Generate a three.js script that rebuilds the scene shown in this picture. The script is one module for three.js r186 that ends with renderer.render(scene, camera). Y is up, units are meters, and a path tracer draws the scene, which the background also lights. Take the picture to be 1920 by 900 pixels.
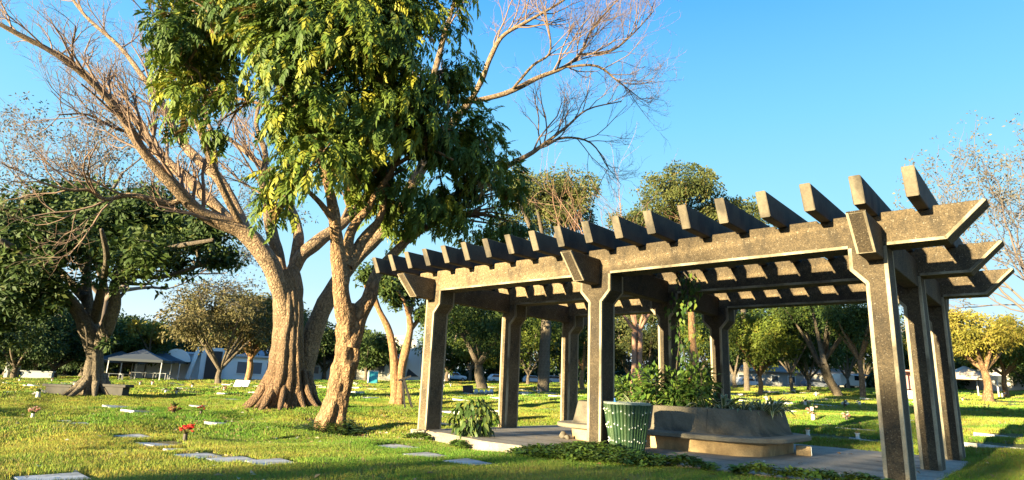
import * as THREE from 'three';
import { mergeGeometries, toCreasedNormals } from 'three/addons/utils/BufferGeometryUtils.js';
import { ImprovedNoise } from 'three/addons/math/ImprovedNoise.js';
import { RoundedBoxGeometry } from 'three/addons/geometries/RoundedBoxGeometry.js';

// ------------------------------------------------------------------ camera, sky, sun, exposure
const EYE = new THREE.Vector3(13.179, 1.25, 11.7875), F = 1156.8, YAW = 0.7251, PITCH = 0.2323, ROLL = 0.0406;
const scene = new THREE.Scene();
const camera = new THREE.PerspectiveCamera(2 * Math.atan(450 / F) * 180 / Math.PI, 1920 / 900, 0.1, 3000);
camera.position.copy(EYE); camera.rotation.set(PITCH, YAW, ROLL, 'YXZ'); camera.updateMatrixWorld();

const SUN = new THREE.Vector3(-0.056, 0.118, 1).normalize();
const sun = new THREE.DirectionalLight(new THREE.Color().setRGB(1, 0.83, 0.50), 5);
sun.name = 'sun_light'; sun.position.copy(SUN).multiplyScalar(150); sun.castShadow = true; sun.shadow.radius = 1;
sun.shadow.mapSize.set(4096, 4096);
Object.assign(sun.shadow.camera, { left: -120, right: 120, top: 60, bottom: -60, near: 1, far: 420 });
scene.add(sun, sun.target);

{ // clear evening sky: deep blue overhead, pale at the horizon, warmer and brighter towards the sun
  const W = 512, H = 256, data = new Float32Array(W * H * 4);
  const stops = [[-0.2, [0.80, 0.86, 0.90]], [0.0, [0.90, 0.96, 1.0]], [0.06, [0.80, 0.94, 1.02]], [0.14, [0.55, 0.86, 1.04]], [0.26, [0.36, 0.78, 1.06]], [0.40, [0.225, 0.65, 1.08]], [0.58, [0.092, 0.435, 1.06]], [1, [0.05, 0.26, 0.76]]];
  for (let j = 0; j < H; j++) for (let i = 0; i < W; i++) {
    const el = ((j + 0.5) / H - 0.5) * Math.PI, az = ((i + 0.5) / W - 0.5) * 2 * Math.PI;
    const d = [Math.cos(el) * Math.cos(az), Math.sin(el), Math.cos(el) * Math.sin(az)];
    let k = 0; while (k < stops.length - 2 && d[1] > stops[k + 1][0]) k++;
    let t = THREE.MathUtils.clamp((d[1] - stops[k][0]) / (stops[k + 1][0] - stops[k][0]), 0, 1);
    const c = Math.max(0, d[0] * SUN.x + d[1] * SUN.y + d[2] * SUN.z), g = 0.45 * c ** 6, o = (j * W + i) * 4;
    const warm = [1.0, 0.72, 0.42];
    for (let n = 0; n < 3; n++) data[o + n] = stops[k][1][n] * (1 - t) + stops[k + 1][1][n] * t + g * warm[n];
    data[o + 3] = 1;
  }
  const sky = new THREE.DataTexture(data, W, H, THREE.RGBAFormat, THREE.FloatType);
  sky.mapping = THREE.EquirectangularReflectionMapping; sky.magFilter = THREE.LinearFilter; sky.minFilter = THREE.LinearFilter; sky.needsUpdate = true;
  scene.background = sky; scene.environment = sky;
  scene.backgroundIntensity = 0.215; scene.environmentIntensity = 0.215;
}
const renderer = new THREE.WebGLRenderer({ antialias: true });
renderer.toneMapping = THREE.LinearToneMapping; renderer.toneMappingExposure = 5.3;
renderer.shadowMap.enabled = true;

// ------------------------------------------------------------------ helpers
const V = (x, y, z) => new THREE.Vector3(x, y, z), { lerp, clamp, smoothstep } = THREE.MathUtils;
const rng = (s) => () => { s = (s + 0x6d2b79f5) | 0; let t = Math.imul(s ^ (s >>> 15), 1 | s); t = (t + Math.imul(t ^ (t >>> 7), 61 | t)) ^ t; return ((t ^ (t >>> 14)) >>> 0) / 4294967296; };
const noise = new ImprovedNoise(), nz = (x, y = 0, z = 0) => noise.noise(x + 31.7, y + 11.3, z + 7.9);
const counts = {};
function numbered(name) { const n = counts[name] = (counts[name] ?? -1) + 1; return n ? name + '_' + String(n).padStart(3, '0') : name; }
function tag(o, label, category, group) { o.userData.label = label; o.userData.category = category; if (group) o.userData.group = group; return o; }
function thing(name, label, category, pos = V(0, 0, 0), turn = 0, group) {
  const o = new THREE.Group(); o.name = numbered(name); o.position.copy(pos); o.rotation.y = turn; scene.add(o); return tag(o, label, category, group);
}
function add(name, geo, mat, parent = scene, kind) {
  const m = new THREE.Mesh(geo, mat); m.name = parent === scene ? numbered(name) : name; m.castShadow = m.receiveShadow = true;
  if (kind) m.userData.kind = kind;
  parent.add(m); return m;
}
const lin = (r, g, b) => new THREE.Color().setRGB(r, g, b);
// the photograph's picture plane: direction of a pixel (of 1920 x 900), points along it
const camQ = camera.quaternion.clone();
const ray = (px, py) => V((px - 960) / F, -(py - 450) / F, -1).applyQuaternion(camQ);
const at = (px, py, depth) => ray(px, py).multiplyScalar(depth).add(EYE);

// terrain: nearly level round the arbour, rising gently towards the right and the far trees
const AZ = [[-300, 708], [100, 709], [800, 716], [1200, 723], [1560, 729], [1900, 734], [2300, 738]].map(([x, y]) => { const d = ray(x, y), h = Math.hypot(d.x, d.z); return [Math.atan2(d.x, -d.z) + YAW, d.y / h]; });
const fdir = V(-Math.sin(YAW), 0, -Math.cos(YAW)), rdir = V(Math.cos(YAW), 0, -Math.sin(YAW));
function terrain(x, z, fine = true) {
  const dx = x - EYE.x, dz = z - EYE.z, fw = dx * fdir.x + dz * fdir.z, r = dx * rdir.x + dz * rdir.z, d = Math.hypot(dx, dz);
  const a = Math.atan2(r, fw);
  let k = 0; while (k < AZ.length - 2 && a > AZ[k + 1][0]) k++;
  const s = lerp(AZ[k][1], AZ[k + 1][1], clamp((a - AZ[k][0]) / (AZ[k + 1][0] - AZ[k][0]), 0, 1));
  const base = lerp(lerp(-0.37, -0.26, smoothstep(x, -1.2, 0.4)), -0.05, smoothstep(x + 0.25 * z, 1.5, 10.5));
  const far = (1.25 + 100 * s - base) / 84, front = smoothstep(fw, -10, 8);
  let h = base + far * front * Math.min(Math.max(0, d - 15) * smoothstep(d, 14, 24), 90);
  if (fine && d < 160) {
    const m = smoothstep(d, 11, 20) * (1 - 0.75 * Math.exp(-(((x - 5.5) / 8) ** 4 + ((z + 3) / 6) ** 4)));
    h += m * (0.26 * nz(x * 0.10, z * 0.24, 2) + 0.17 * nz(x * 0.26, z * 0.56, 5)) + 0.018 * nz(x * 1.1, z * 1.3, 9);
  }
  for (const [mx, mz, mr, mh] of mounds) { const q = ((x - mx) ** 2 + (z - mz) ** 2) / (mr * mr); if (q < 6) h += mh * Math.exp(-q); }
  return h;
}
const mounds = [];
function onGround(px, py) {
  const d = ray(px, py); d.divideScalar(Math.hypot(d.x, d.z));
  let t = 3, p = V();
  for (; t < 220; t += 0.25) { p.copy(d).multiplyScalar(t).add(EYE); if (p.y < terrain(p.x, p.z)) break; }
  for (let s = 0.125; s > 0.004; s /= 2) { p.copy(d).multiplyScalar(t).add(EYE); t += p.y < terrain(p.x, p.z) ? -s : s; }
  p.copy(d).multiplyScalar(t).add(EYE); p.y = terrain(p.x, p.z); return p;
}
function away(px, dist) { const d = ray(px, 722); d.y = 0; d.normalize().multiplyScalar(dist).add(EYE); d.y = terrain(d.x, d.z); return d; }
const depthOf = (p) => p.clone().sub(EYE).dot(V(0, 0, -1).applyQuaternion(camQ));
function toPx(p) { const q = p.clone().sub(EYE).applyQuaternion(camQ.clone().invert()); return [960 - F * q.x / q.z, 450 + F * q.y / q.z]; }

// ------------------------------------------------------------------ textures
const hash = (i, j, s) => { let h = Math.imul(i, 374761393) ^ Math.imul(j, 668265263) ^ Math.imul(s, 1274126177); h = Math.imul(h ^ (h >>> 13), 1274126177); return ((h ^ (h >>> 16)) >>> 0) / 4294967296; };
function vn(x, y, n, s) { // value noise, period n
  const i = Math.floor(x), j = Math.floor(y), m = (a) => ((a % n) + n) % n, f = (t) => t * t * (3 - 2 * t), u = f(x - i), v = f(y - j);
  return lerp(lerp(hash(m(i), m(j), s), hash(m(i + 1), m(j), s), u), lerp(hash(m(i), m(j + 1), s), hash(m(i + 1), m(j + 1), s), u), v);
}
function fbm(u, v, n, oct, s) { let a = 0.5, r = 0, t = 0; for (let o = 0; o < oct; o++) { r += a * vn(u * n, v * n, n, s + o); t += a; a *= 0.55; n *= 2; } return r / t; }
function cells(u, v, n, s) { // [distance to nearest, id]
  const x = u * n, y = v * n, i = Math.floor(x), j = Math.floor(y); let best = 9, id = 0; const m = (a) => ((a % n) + n) % n;
  for (let b = -1; b <= 1; b++) for (let a = -1; a <= 1; a++) {
    const ci = m(i + a), cj = m(j + b), d = (i + a + hash(ci, cj, s) - x) ** 2 + (j + b + hash(ci, cj, s + 1) - y) ** 2;
    if (d < best) { best = d; id = hash(ci, cj, s + 2); }
  }
  return [Math.sqrt(best), id];
}
function tex(W, H, fn, color = true, rx = 1, ry = 1) {
  const data = new Uint8Array(W * H * 4);
  for (let j = 0; j < H; j++) for (let i = 0; i < W; i++) {
    const c = fn((i + 0.5) / W, (j + 0.5) / H), o = (j * W + i) * 4;
    for (let k = 0; k < 3; k++) { const x = clamp(typeof c === 'number' ? c : c[k], 0, 1); data[o + k] = color ? Math.round(255 * (x <= 0.0031308 ? 12.92 * x : 1.055 * x ** (1 / 2.4) - 0.055)) : Math.round(255 * x); }
    data[o + 3] = 255;
  }
  const t = new THREE.DataTexture(data, W, H); t.wrapS = t.wrapT = THREE.RepeatWrapping; t.magFilter = THREE.LinearFilter; t.minFilter = THREE.LinearMipmapLinearFilter;
  if (color) t.colorSpace = THREE.SRGBColorSpace;
  t.repeat.set(rx, ry); t.needsUpdate = true; return t;
}
const mix3 = (a, b, t) => [lerp(a[0], b[0], t), lerp(a[1], b[1], t), lerp(a[2], b[2], t)];
const S = THREE.DoubleSide;
const std = (o) => new THREE.MeshStandardMaterial({ roughness: 0.9, metalness: 0, ...o });

const M = {};
{ // pebble-dash: exposed pebbles in dark weathered mortar, 1.5 m a repeat
  const colour = (u, v) => {
    const [d, id] = cells(u, v, 80, 3), [d2, id2] = cells(u, v, 34, 21), w = fbm(u, v, 5, 4, 8), st = 0.6 * fbm(u, v, 3, 3, 40) + 0.4 * fbm((u * 4) % 1, v, 4, 4, 44);
    let c = mix3([0.135, 0.095, 0.05], [0.27, 0.20, 0.112], w);
    c = mix3(c, [0.06, 0.047, 0.031], clamp((st - 0.47) * 3.2, 0, 0.8));
    c = c.map((x) => x * (0.62 + 0.75 * id) * (1.1 - 0.55 * d));
    if (id > 0.965) c = mix3(c, [0.40, 0.34, 0.25], clamp(1.4 - 2.4 * d, 0, 1));
    if (id2 > 0.988) c = mix3(c, [0.50, 0.45, 0.36], clamp((0.26 - d2) * 8, 0, 0.85));
    return c;
  };
  M.pebble = std({ vertexColors: true, map: tex(768, 768, colour, true, 1 / 1.5, 1 / 1.5), bumpMap: tex(768, 768, (u, v) => { const [d, id] = cells(u, v, 80, 3); return clamp(0.9 - d, 0, 1) * (0.5 + 0.5 * id); }, false, 1 / 1.5, 1 / 1.5), bumpScale: 0.008 });
  // plain cast concrete, 2 m a repeat
  const plain = (a, b, dk) => (u, v) => { const n = fbm(u, v, 6, 5, 61), s = fbm(u * 2 % 1, v, 4, 4, 77), g = fbm(u, v, 96, 2, 5); let c = mix3(a, b, n); c = mix3(c, dk, clamp((s - 0.52) * 3, 0, 0.75)); return c.map((x) => x * (0.8 + 0.4 * g)); };
  const grain = tex(512, 512, (u, v) => 0.5 * fbm(u, v, 60, 3, 15) + 0.5 * fbm(u, v, 8, 3, 16), false, 0.5, 0.5);
  M.trim = std({ map: tex(512, 512, plain([0.20, 0.165, 0.11], [0.40, 0.34, 0.235], [0.07, 0.056, 0.036]), true, 0.5, 0.5), bumpMap: grain, bumpScale: 0.006 });
  M.rafter = std({ vertexColors: true, map: tex(512, 512, plain([0.055, 0.045, 0.032], [0.125, 0.103, 0.07], [0.025, 0.022, 0.018]), true, 0.5, 0.5), bumpMap: grain, bumpScale: 0.008 });
  M.slab = std({ map: tex(1024, 1024, (u, v) => { const n = fbm(u, v, 4, 5, 31), s = fbm(u, v * 4 % 1, 4, 4, 37), g = fbm(u, v, 128, 2, 5); let c = mix3([0.20, 0.165, 0.125], [0.33, 0.285, 0.225], n); c = mix3(c, [0.115, 0.095, 0.07], clamp((s - 0.5) * 3.2, 0, 0.75)); return c.map((x) => x * (0.72 + 0.56 * g)); }, true, 0.25, 0.25), bumpMap: grain, bumpScale: 0.01 });
  M.seat = std({ map: tex(512, 512, plain([0.13, 0.112, 0.08], [0.22, 0.19, 0.14], [0.06, 0.05, 0.036]), true, 0.5, 0.5), bumpMap: grain, bumpScale: 0.008 });
  M.wall = std({ map: tex(512, 512, plain([0.085, 0.072, 0.052], [0.185, 0.155, 0.11], [0.035, 0.03, 0.022]), true, 0.5, 0.5), bumpMap: grain, bumpScale: 0.03 });
  M.base = std({ map: tex(512, 512, plain([0.36, 0.24, 0.12], [0.50, 0.36, 0.20], [0.22, 0.145, 0.075]), true, 0.5, 0.5), bumpMap: grain, bumpScale: 0.008 });
  M.stone = std({ map: tex(256, 256, plain([0.40, 0.39, 0.365], [0.60, 0.585, 0.55], [0.20, 0.19, 0.165]), true, 0.8, 0.8), bumpMap: grain, bumpScale: 0.004, roughness: 0.75 });
  M.whitestone = std({ color: lin(0.55, 0.54, 0.51), bumpMap: grain, bumpScale: 0.004 });
  M.darkstone = std({ map: tex(256, 256, plain([0.03, 0.028, 0.026], [0.055, 0.05, 0.045], [0.02, 0.02, 0.018]), true, 0.8, 0.8), roughness: 0.85 });
  // bark: furrowed along v
  const bark = (a, b, dk, su, sv, s) => [tex(512, 512, (u, v) => { const n = fbm((u * su) % 1, (v * sv) % 1, 8, 5, s), q = fbm(u, v, 4, 4, s + 9), r = Math.abs(2 * fbm((u * su) % 1, v, 8, 4, s + 3) - 1); let c = mix3(a, b, q); c = mix3(dk, c, clamp(0.25 + r * 2.6, 0, 1)); return c.map((x) => x * (0.65 + 0.7 * n)); }, true), tex(512, 512, (u, v) => 0.6 * clamp(Math.abs(2 * fbm((u * su) % 1, v, 8, 4, s + 3) - 1) * 2.4, 0, 1) + 0.4 * fbm((u * su) % 1, (v * sv) % 1, 8, 5, s), false)];
  const [b1, b1b] = bark([0.27, 0.175, 0.10], [0.38, 0.265, 0.16], [0.075, 0.048, 0.03], 2, 1, 101);
  M.barkBare = std({ map: b1, bumpMap: b1b, bumpScale: 0.06 }); M.barkFoot = std({ map: b1, bumpMap: b1b, bumpScale: 0.07, vertexColors: true });
  const [b2, b2b] = bark([0.25, 0.14, 0.066], [0.36, 0.225, 0.115], [0.075, 0.042, 0.02], 1, 1, 131);
  M.barkLeafy = std({ map: b2, bumpMap: b2b, bumpScale: 0.06 });
  const [b3, b3b] = bark([0.13, 0.10, 0.07], [0.22, 0.175, 0.12], [0.05, 0.04, 0.03], 2, 1, 151);
  M.barkDark = std({ map: b3, bumpMap: b3b, bumpScale: 0.05 });
  M.barkPale = std({ map: b2, color: lin(1.15, 1.05, 0.95), bumpMap: b2b, bumpScale: 0.03 });
  M.twig = std({ color: lin(0.19, 0.125, 0.09) });
  M.twigPale = std({ color: lin(0.15, 0.115, 0.095) });
}
const leafMat = (c, t = 0.35, r = 0.62) => new THREE.MeshPhysicalMaterial({ color: c, roughness: r, transmission: t, thickness: 0, side: S, specularIntensity: 0.35 });
M.leaf = leafMat(lin(1, 1, 1), 0.34, 0.6);
M.grass = leafMat(lin(1, 1, 1), 0, 0.95);
M.plant = leafMat(lin(1, 1, 1), 0.28, 0.5);

// ------------------------------------------------------------------ geometry helpers
function boxUV(g, s = 1) { // uv in metres from the dominant axis
  if (g.index) g = g.toNonIndexed();
  g.computeVertexNormals();
  const p = g.attributes.position, n = g.attributes.normal, uv = new Float32Array(p.count * 2);
  for (let f = 0; f < p.count; f += 3) {
    const a = [0, 1, 2].map((k) => Math.abs(n.getX(f + k)) ), b = [0, 1, 2].map((k) => Math.abs(n.getY(f + k))), c = [0, 1, 2].map((k) => Math.abs(n.getZ(f + k)));
    const A = a[0] + a[1] + a[2], B = b[0] + b[1] + b[2], C = c[0] + c[1] + c[2];
    for (let k = 0; k < 3; k++) { const x = p.getX(f + k), y = p.getY(f + k), z = p.getZ(f + k); const q = B > A && B > C ? [x, z] : A > C ? [z, y] : [x, y]; uv[(f + k) * 2] = q[0] * s; uv[(f + k) * 2 + 1] = q[1] * s; }
  }
  g.setAttribute('uv', new THREE.BufferAttribute(uv, 2)); return g;
}
const bx = (w, h, d, x, y, z) => new THREE.BoxGeometry(w, h, d).translate(x, y, z);
const rb = (w, h, d, x, y, z, r = 0.012) => new RoundedBoxGeometry(w, h, d, 2, r).translate(x, y, z);
function bar(a, b, w, d = w, up = V(0, 0, 1)) { // square bar from a to b
  const dir = b.clone().sub(a), L = dir.length(), g = new THREE.BoxGeometry(w, L, d); dir.normalize();
  const z = up.clone().addScaledVector(dir, -up.dot(dir)).normalize(), x = dir.clone().cross(z);
  return g.applyMatrix4(new THREE.Matrix4().makeBasis(x, dir, z)).translate((a.x + b.x) / 2, (a.y + b.y) / 2, (a.z + b.z) / 2);
}
function prism(pts, depth, bevel = 0.012) { // outline in x-y, thickness about z = 0
  const s = new THREE.Shape(pts.map(([x, y]) => new THREE.Vector2(x, y)));
  return new THREE.ExtrudeGeometry(s, { depth: depth - 2 * bevel, bevelEnabled: bevel > 0, bevelThickness: bevel, bevelSize: bevel, bevelOffset: -bevel, bevelSegments: 1, curveSegments: 8 }).translate(0, 0, -depth / 2 + bevel);
}
// tapered tube along points; radius may depend on angle and place
function tube(pts, radii, sides = 8, shape, per = 3, closed = true) {
  const curve = new THREE.CatmullRomCurve3(pts, false, 'centripetal'), n = Math.max(1, Math.round((pts.length - 1) * per));
  const P = [], U = [], I = []; let nrm = null, len = 0, prev = null;
  const cum = [0]; for (let i = 1; i < pts.length; i++) cum.push(i / (pts.length - 1));
  for (let i = 0; i <= n; i++) {
    const t = i / n, c = curve.getPoint(t), T = curve.getTangent(t);
    if (!nrm) { nrm = Math.abs(T.y) > 0.9 ? V(1, 0, 0) : V(0, 1, 0); }
    nrm = nrm.clone().addScaledVector(T, -nrm.dot(T)).normalize(); const bi = T.clone().cross(nrm);
    if (prev) len += prev.distanceTo(c); prev = c;
    const f = t * (radii.length - 1), k = Math.min(Math.floor(f), radii.length - 2), r0 = lerp(radii[k], radii[k + 1], f - k);
    for (let s = 0; s <= sides; s++) {
      const a = s / sides * Math.PI * 2, r = r0 * (shape ? shape(a % (Math.PI * 2), t, c) : 1);
      P.push(c.x + r * (Math.cos(a) * nrm.x + Math.sin(a) * bi.x), c.y + r * (Math.cos(a) * nrm.y + Math.sin(a) * bi.y), c.z + r * (Math.cos(a) * nrm.z + Math.sin(a) * bi.z));
      U.push(s / sides * Math.max(1, Math.round(radii[0] * 6.28)), len);
    }
  }
  for (let i = 0; i < n; i++) for (let s = 0; s < sides; s++) { const a = i * (sides + 1) + s, b = a + sides + 1; I.push(a, a + 1, b, a + 1, b + 1, b); }
  if (closed) { const e = n * (sides + 1); for (let s = 1; s < sides - 1; s++) I.push(e, e + s, e + s + 1); }
  const g = new THREE.BufferGeometry(); g.setAttribute('position', new THREE.Float32BufferAttribute(P, 3)); g.setAttribute('uv', new THREE.Float32BufferAttribute(U, 2)); g.setIndex(I); g.computeVertexNormals();
  const N = g.attributes.normal; // close the seam of the normals
  for (let i = 0; i <= n; i++) { const a = i * (sides + 1), b = a + sides, v = V(N.getX(a) + N.getX(b), N.getY(a) + N.getY(b), N.getZ(a) + N.getZ(b)).normalize(); N.setXYZ(a, v.x, v.y, v.z); N.setXYZ(b, v.x, v.y, v.z); }
  return g;
}
const lumpy = (k, f, s) => (a, t, c) => 1 + k * nz(Math.cos(a) * f * 0.6 + c.x * 0.4, c.y * f, Math.sin(a) * f * 0.6 + c.z * 0.4 + s);

// leaves: a list of blades [base, direction, side, length, width, fold] joined into one small geometry
function bladesGeo(list) {
  const P = [], I = []; let k = 0;
  for (const { o, d, s, L, w, sag = 0.1, mid = 0.45 } of list) {
    const dir = d.clone().normalize(), side = s.clone().addScaledVector(dir, -s.dot(dir)).normalize(), up = side.clone().cross(dir);
    const m = o.clone().addScaledVector(dir, L * mid), tip = o.clone().addScaledVector(dir, L); tip.y -= sag * L;
    const l = m.clone().addScaledVector(side, w / 2).addScaledVector(up, 0.16 * w), r = m.clone().addScaledVector(side, -w / 2).addScaledVector(up, 0.16 * w);
    for (const q of [o, l, tip, r, m]) P.push(q.x, q.y, q.z);
    I.push(k, k + 1, k + 4, k + 4, k + 1, k + 2, k, k + 4, k + 3, k + 4, k + 2, k + 3); k += 5;
  }
  const g = new THREE.BufferGeometry(); g.setAttribute('position', new THREE.Float32BufferAttribute(P, 3)); g.setIndex(I); g.computeVertexNormals(); return g;
}
function sprayGeo(n, len, leafL, leafW, seed, droop = 0.5) { // a drooping compound leaf or twig end along +x
  const R = rng(seed), list = [];
  for (let i = 0; i < n; i++) {
    const t = (i + 0.5) / n, o = V(len * t, -droop * len * t * t, 0), sg = i % 2 ? 1 : -1, a = lerp(1.15, 0.45, t) + (R() - 0.5) * 0.5;
    const d = V(Math.cos(a), -0.25 - droop * t - 0.5 * R(), sg * Math.sin(a));
    list.push({ o, d, s: V(-Math.sin(a) * sg, (R() - 0.5) * 0.8, Math.cos(a)), L: leafL * (0.75 + 0.5 * R()), w: leafW * (0.8 + 0.4 * R()), sag: 0.12 });
  }
  return bladesGeo(list);
}
function clumpGeo(n, rad, leafL, leafW, seed) { // leaves pointing every way inside a small ball
  const R = rng(seed), list = [];
  for (let i = 0; i < n; i++) {
    const o = V(R() - 0.5, R() - 0.5, R() - 0.5).normalize().multiplyScalar(rad * Math.cbrt(R())), d = V(R() - 0.5, R() - 0.55, R() - 0.5).add(o.clone().multiplyScalar(0.6 / rad));
    list.push({ o, d, s: V(R() - 0.5, R() - 0.5, R() - 0.5), L: leafL * (0.7 + 0.6 * R()), w: leafW * (0.7 + 0.6 * R()) });
  }
  return bladesGeo(list);
}
const _m = new THREE.Matrix4(), _q = new THREE.Quaternion(), _c = new THREE.Color();
function instanced(name, geo, mat, items, parent = scene) { // items: {p, q, s, c}
  const im = new THREE.InstancedMesh(geo, mat, items.length); im.name = parent === scene ? numbered(name) : name; im.userData.kind = 'stuff'; im.castShadow = im.receiveShadow = true;
  items.forEach((it, i) => { _m.compose(it.p, it.q, it.s); im.setMatrixAt(i, _m); im.setColorAt(i, it.c); });
  parent.add(im); return im;
}
// orientation with local +x towards d and local +y upwards-ish
function aim(d, roll = 0) { const x = d.clone().normalize(), y = V(0, 1, 0).addScaledVector(x, -x.y); if (y.lengthSq() < 1e-4) y.set(0, 0, 1); y.normalize(); const z = x.clone().cross(y); return new THREE.Quaternion().setFromRotationMatrix(new THREE.Matrix4().makeBasis(x, y, z)).multiply(new THREE.Quaternion().setFromAxisAngle(V(1, 0, 0), roll)); }

// foliage through a set of balls [centre, radius]: leaf clumps near their shells, thinned by noise
function foliage(balls, count, R, { shell = 0.45, gap = 0.12, size = [0.8, 1.3], tint, flat = 1, freq = 0.9, droop = -0.15 }) {
  const items = [], W = balls.map((b) => b.r ** 2.2), T = W.reduce((a, b) => a + b, 0); let tries = 0;
  while (items.length < count && tries++ < count * 12) {
    let k = 0, x = R() * T; while (x > W[k] && k < W.length - 1) x -= W[k++];
    const b = balls[k], u = V(R() * 2 - 1, R() * 2 - 1, R() * 2 - 1); if (u.lengthSq() > 1 || u.lengthSq() < 0.01) continue; u.normalize();
    const wob = 1 + 0.30 * nz(u.x * 1.7 + b.c.x, u.y * 1.7 + b.c.y, u.z * 1.7 + b.c.z), rr = b.r * wob * (1 - shell * R() ** 1.6);
    const p = V(u.x * rr, u.y * rr * flat, u.z * rr).add(b.c);
    if (nz(p.x * freq, p.y * freq, p.z * freq) < gap - 0.3 * R()) continue;
    const d = u.clone().add(V(R() - 0.5, droop + 0.6 * (R() - 0.5), R() - 0.5)), s = lerp(size[0], size[1], R());
    items.push({ p, q: aim(d, (R() - 0.5) * 1.2), s: V(s, s, s), c: tint(p, R, u) });
  }
  return items;
}
// bare twigs growing out of a limb; returns tubes and the tips
function grow(out, tips, p, d, L, r, level, R, o) {
  const n = o.steps ?? 4, pts = [p.clone()], dir = d.clone().normalize(); let q = p.clone();
  for (let i = 0; i < n; i++) {
    dir.add(V(R() - 0.5, R() - 0.5 + o.rise * 0.35, R() - 0.5).multiplyScalar(o.bend)).normalize();
    q = q.clone().addScaledVector(dir, L / n); pts.push(q);
  }
  const r1 = level > 0 ? r * 0.5 : r * 0.35;
  out.push(tube(pts, [r, r1], level > 1 ? 5 : 3, null, 1, false));
  if (level <= 0) { tips.push([q, dir.clone()]); return; }
  const kids = o.kids[level - 1] ?? 4;
  for (let k = 0; k < kids; k++) {
    const t = k === kids - 1 ? 1 : 0.25 + 0.75 * (k + R()) / kids, f = t * n, i = Math.min(Math.floor(f), n - 1), at0 = pts[i].clone().lerp(pts[i + 1], f - i);
    const tan = pts[i + 1].clone().sub(pts[i]).normalize(), side = V(R() - 0.5, R() - 0.5, R() - 0.5); side.addScaledVector(tan, -side.dot(tan)).normalize();
    const a = o.angle[0] + (o.angle[1] - o.angle[0]) * R();
    grow(out, tips, at0, tan.multiplyScalar(Math.cos(a)).addScaledVector(side, Math.sin(a)), L * (o.ratio[0] + (o.ratio[1] - o.ratio[0]) * R()), Math.max(r * lerp(1, 0.5, t) * 0.62, o.rmin), level - 1, R, o);
  }
}

// ------------------------------------------------------------------ places of the trees near by (their roots lift the lawn)
const BARE = onGround(532, 772), LEAFY = onGround(622, 813), BROAD = onGround(172, 748), SLIM = onGround(745, 764);
mounds.push([BARE.x, BARE.z, 2.6, 0.22], [BROAD.x, BROAD.z, 3, 0.2], [SLIM.x, SLIM.z, 1.5, 0.12]);

// ------------------------------------------------------------------ lawn
const SLAB = { x0: -0.26, x1: 11.42, z0: -7.0, z1: 1.02 }, slabZ = (x) => lerp(0.34, SLAB.z1, smoothstep(x, 0.7, 3.2));
{
  const NA = 460, NR = 190, P = [], C = [], U = [], I = [];
  for (let j = 0; j <= NR; j++) for (let i = 0; i <= NA; i++) {
    const t = i / NA, a = (t < 0.6 ? lerp(-0.95, 0.95, t / 0.6) : lerp(0.95, 2 * Math.PI - 0.95, (t - 0.6) / 0.4)), d = 0.4 * (900 / 0.4) ** ((j / NR) ** 0.8);
    const x = EYE.x + d * (Math.cos(a) * fdir.x + Math.sin(a) * rdir.x), z = EYE.z + d * (Math.cos(a) * fdir.z + Math.sin(a) * rdir.z);
    P.push(x, terrain(x, z), z); U.push(x, z);
    const dry = clamp(0.5 + 0.9 * nz(x * 0.14, 3, z * 0.2) + 0.5 * nz(x * 0.6, 4, z * 0.6), 0, 1);
    let c = mix3([0.07, 0.09, 0.020], [0.16, 0.135, 0.04], dry * 0.8);
    const soil = Math.max(Math.exp(-((x - LEAFY.x - 1.0) ** 2 / 3.2 + (z - LEAFY.z - 0.1) ** 2 / 1.0)), 0.8 * Math.exp(-((x - BARE.x) ** 2 + (z - BARE.z) ** 2) / 3.5), Math.exp(-((x - BROAD.x) ** 2 + (z - BROAD.z) ** 2) / 5), x > -1 && x < 12.4 && z > 0 && z < 1.7 ? 0.8 * smoothstep(z, 0.3, 1.0) * (1 - smoothstep(z, 1.1, 1.7)) : 0);
    c = mix3(c, [0.115, 0.075, 0.045], clamp(soil * 1.2, 0, 1)); C.push(...c);
  }
  for (let j = 0; j < NR; j++) for (let i = 0; i < NA; i++) { const a = j * (NA + 1) + i, b = a + NA + 1; I.push(a, b, a + 1, a + 1, b, b + 1); }
  const g = new THREE.BufferGeometry(); g.setAttribute('position', new THREE.Float32BufferAttribute(P, 3)); g.setAttribute('uv', new THREE.Float32BufferAttribute(U, 2)); g.setAttribute('color', new THREE.Float32BufferAttribute(C, 3)); g.setIndex(I); g.computeVertexNormals();
  const mapT = tex(1024, 1024, (u, v) => { const n = fbm(u, v, 12, 5, 201), q = fbm(u, v, 90, 3, 211); const k = 0.45 + 0.55 * n + 0.6 * (q - 0.5); return [1.1 * k, 1.05 * k, 0.9 * k]; }, true, 1 / 3, 1 / 3);
  const bmp = tex(1024, 1024, (u, v) => 0.55 * fbm(u, v, 14, 3, 221) + 0.45 * fbm(u, v, 110, 3, 231), false, 1 / 3, 1 / 3);
  add('lawn', g, std({ map: mapT, vertexColors: true, bumpMap: bmp, bumpScale: 0.09, roughness: 1 }), scene, 'structure');
}

// ------------------------------------------------------------------ the concrete floor of the arbour
{
  const { x0, x1, z0, z1 } = SLAB, pts = [], R = rng(5);
  for (let x = x0; x <= x1 + 0.01; x += (x1 - x0) / 40) pts.push([x, -(slabZ(x) + 0.05 * nz(x * 0.9, 1) + 0.02 * (R() - 0.5))]);
  pts.push([x1, -z0], [x0, -z0]);
  const g = boxUV(prism(pts, 0.46, 0.02).rotateX(-Math.PI / 2).translate(0, -0.23, 0));
  const slab = add('patio_floor', g, M.slab, scene, 'structure');
  slab.userData.label = 'grey weathered concrete floor under the arbour';
}

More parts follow.
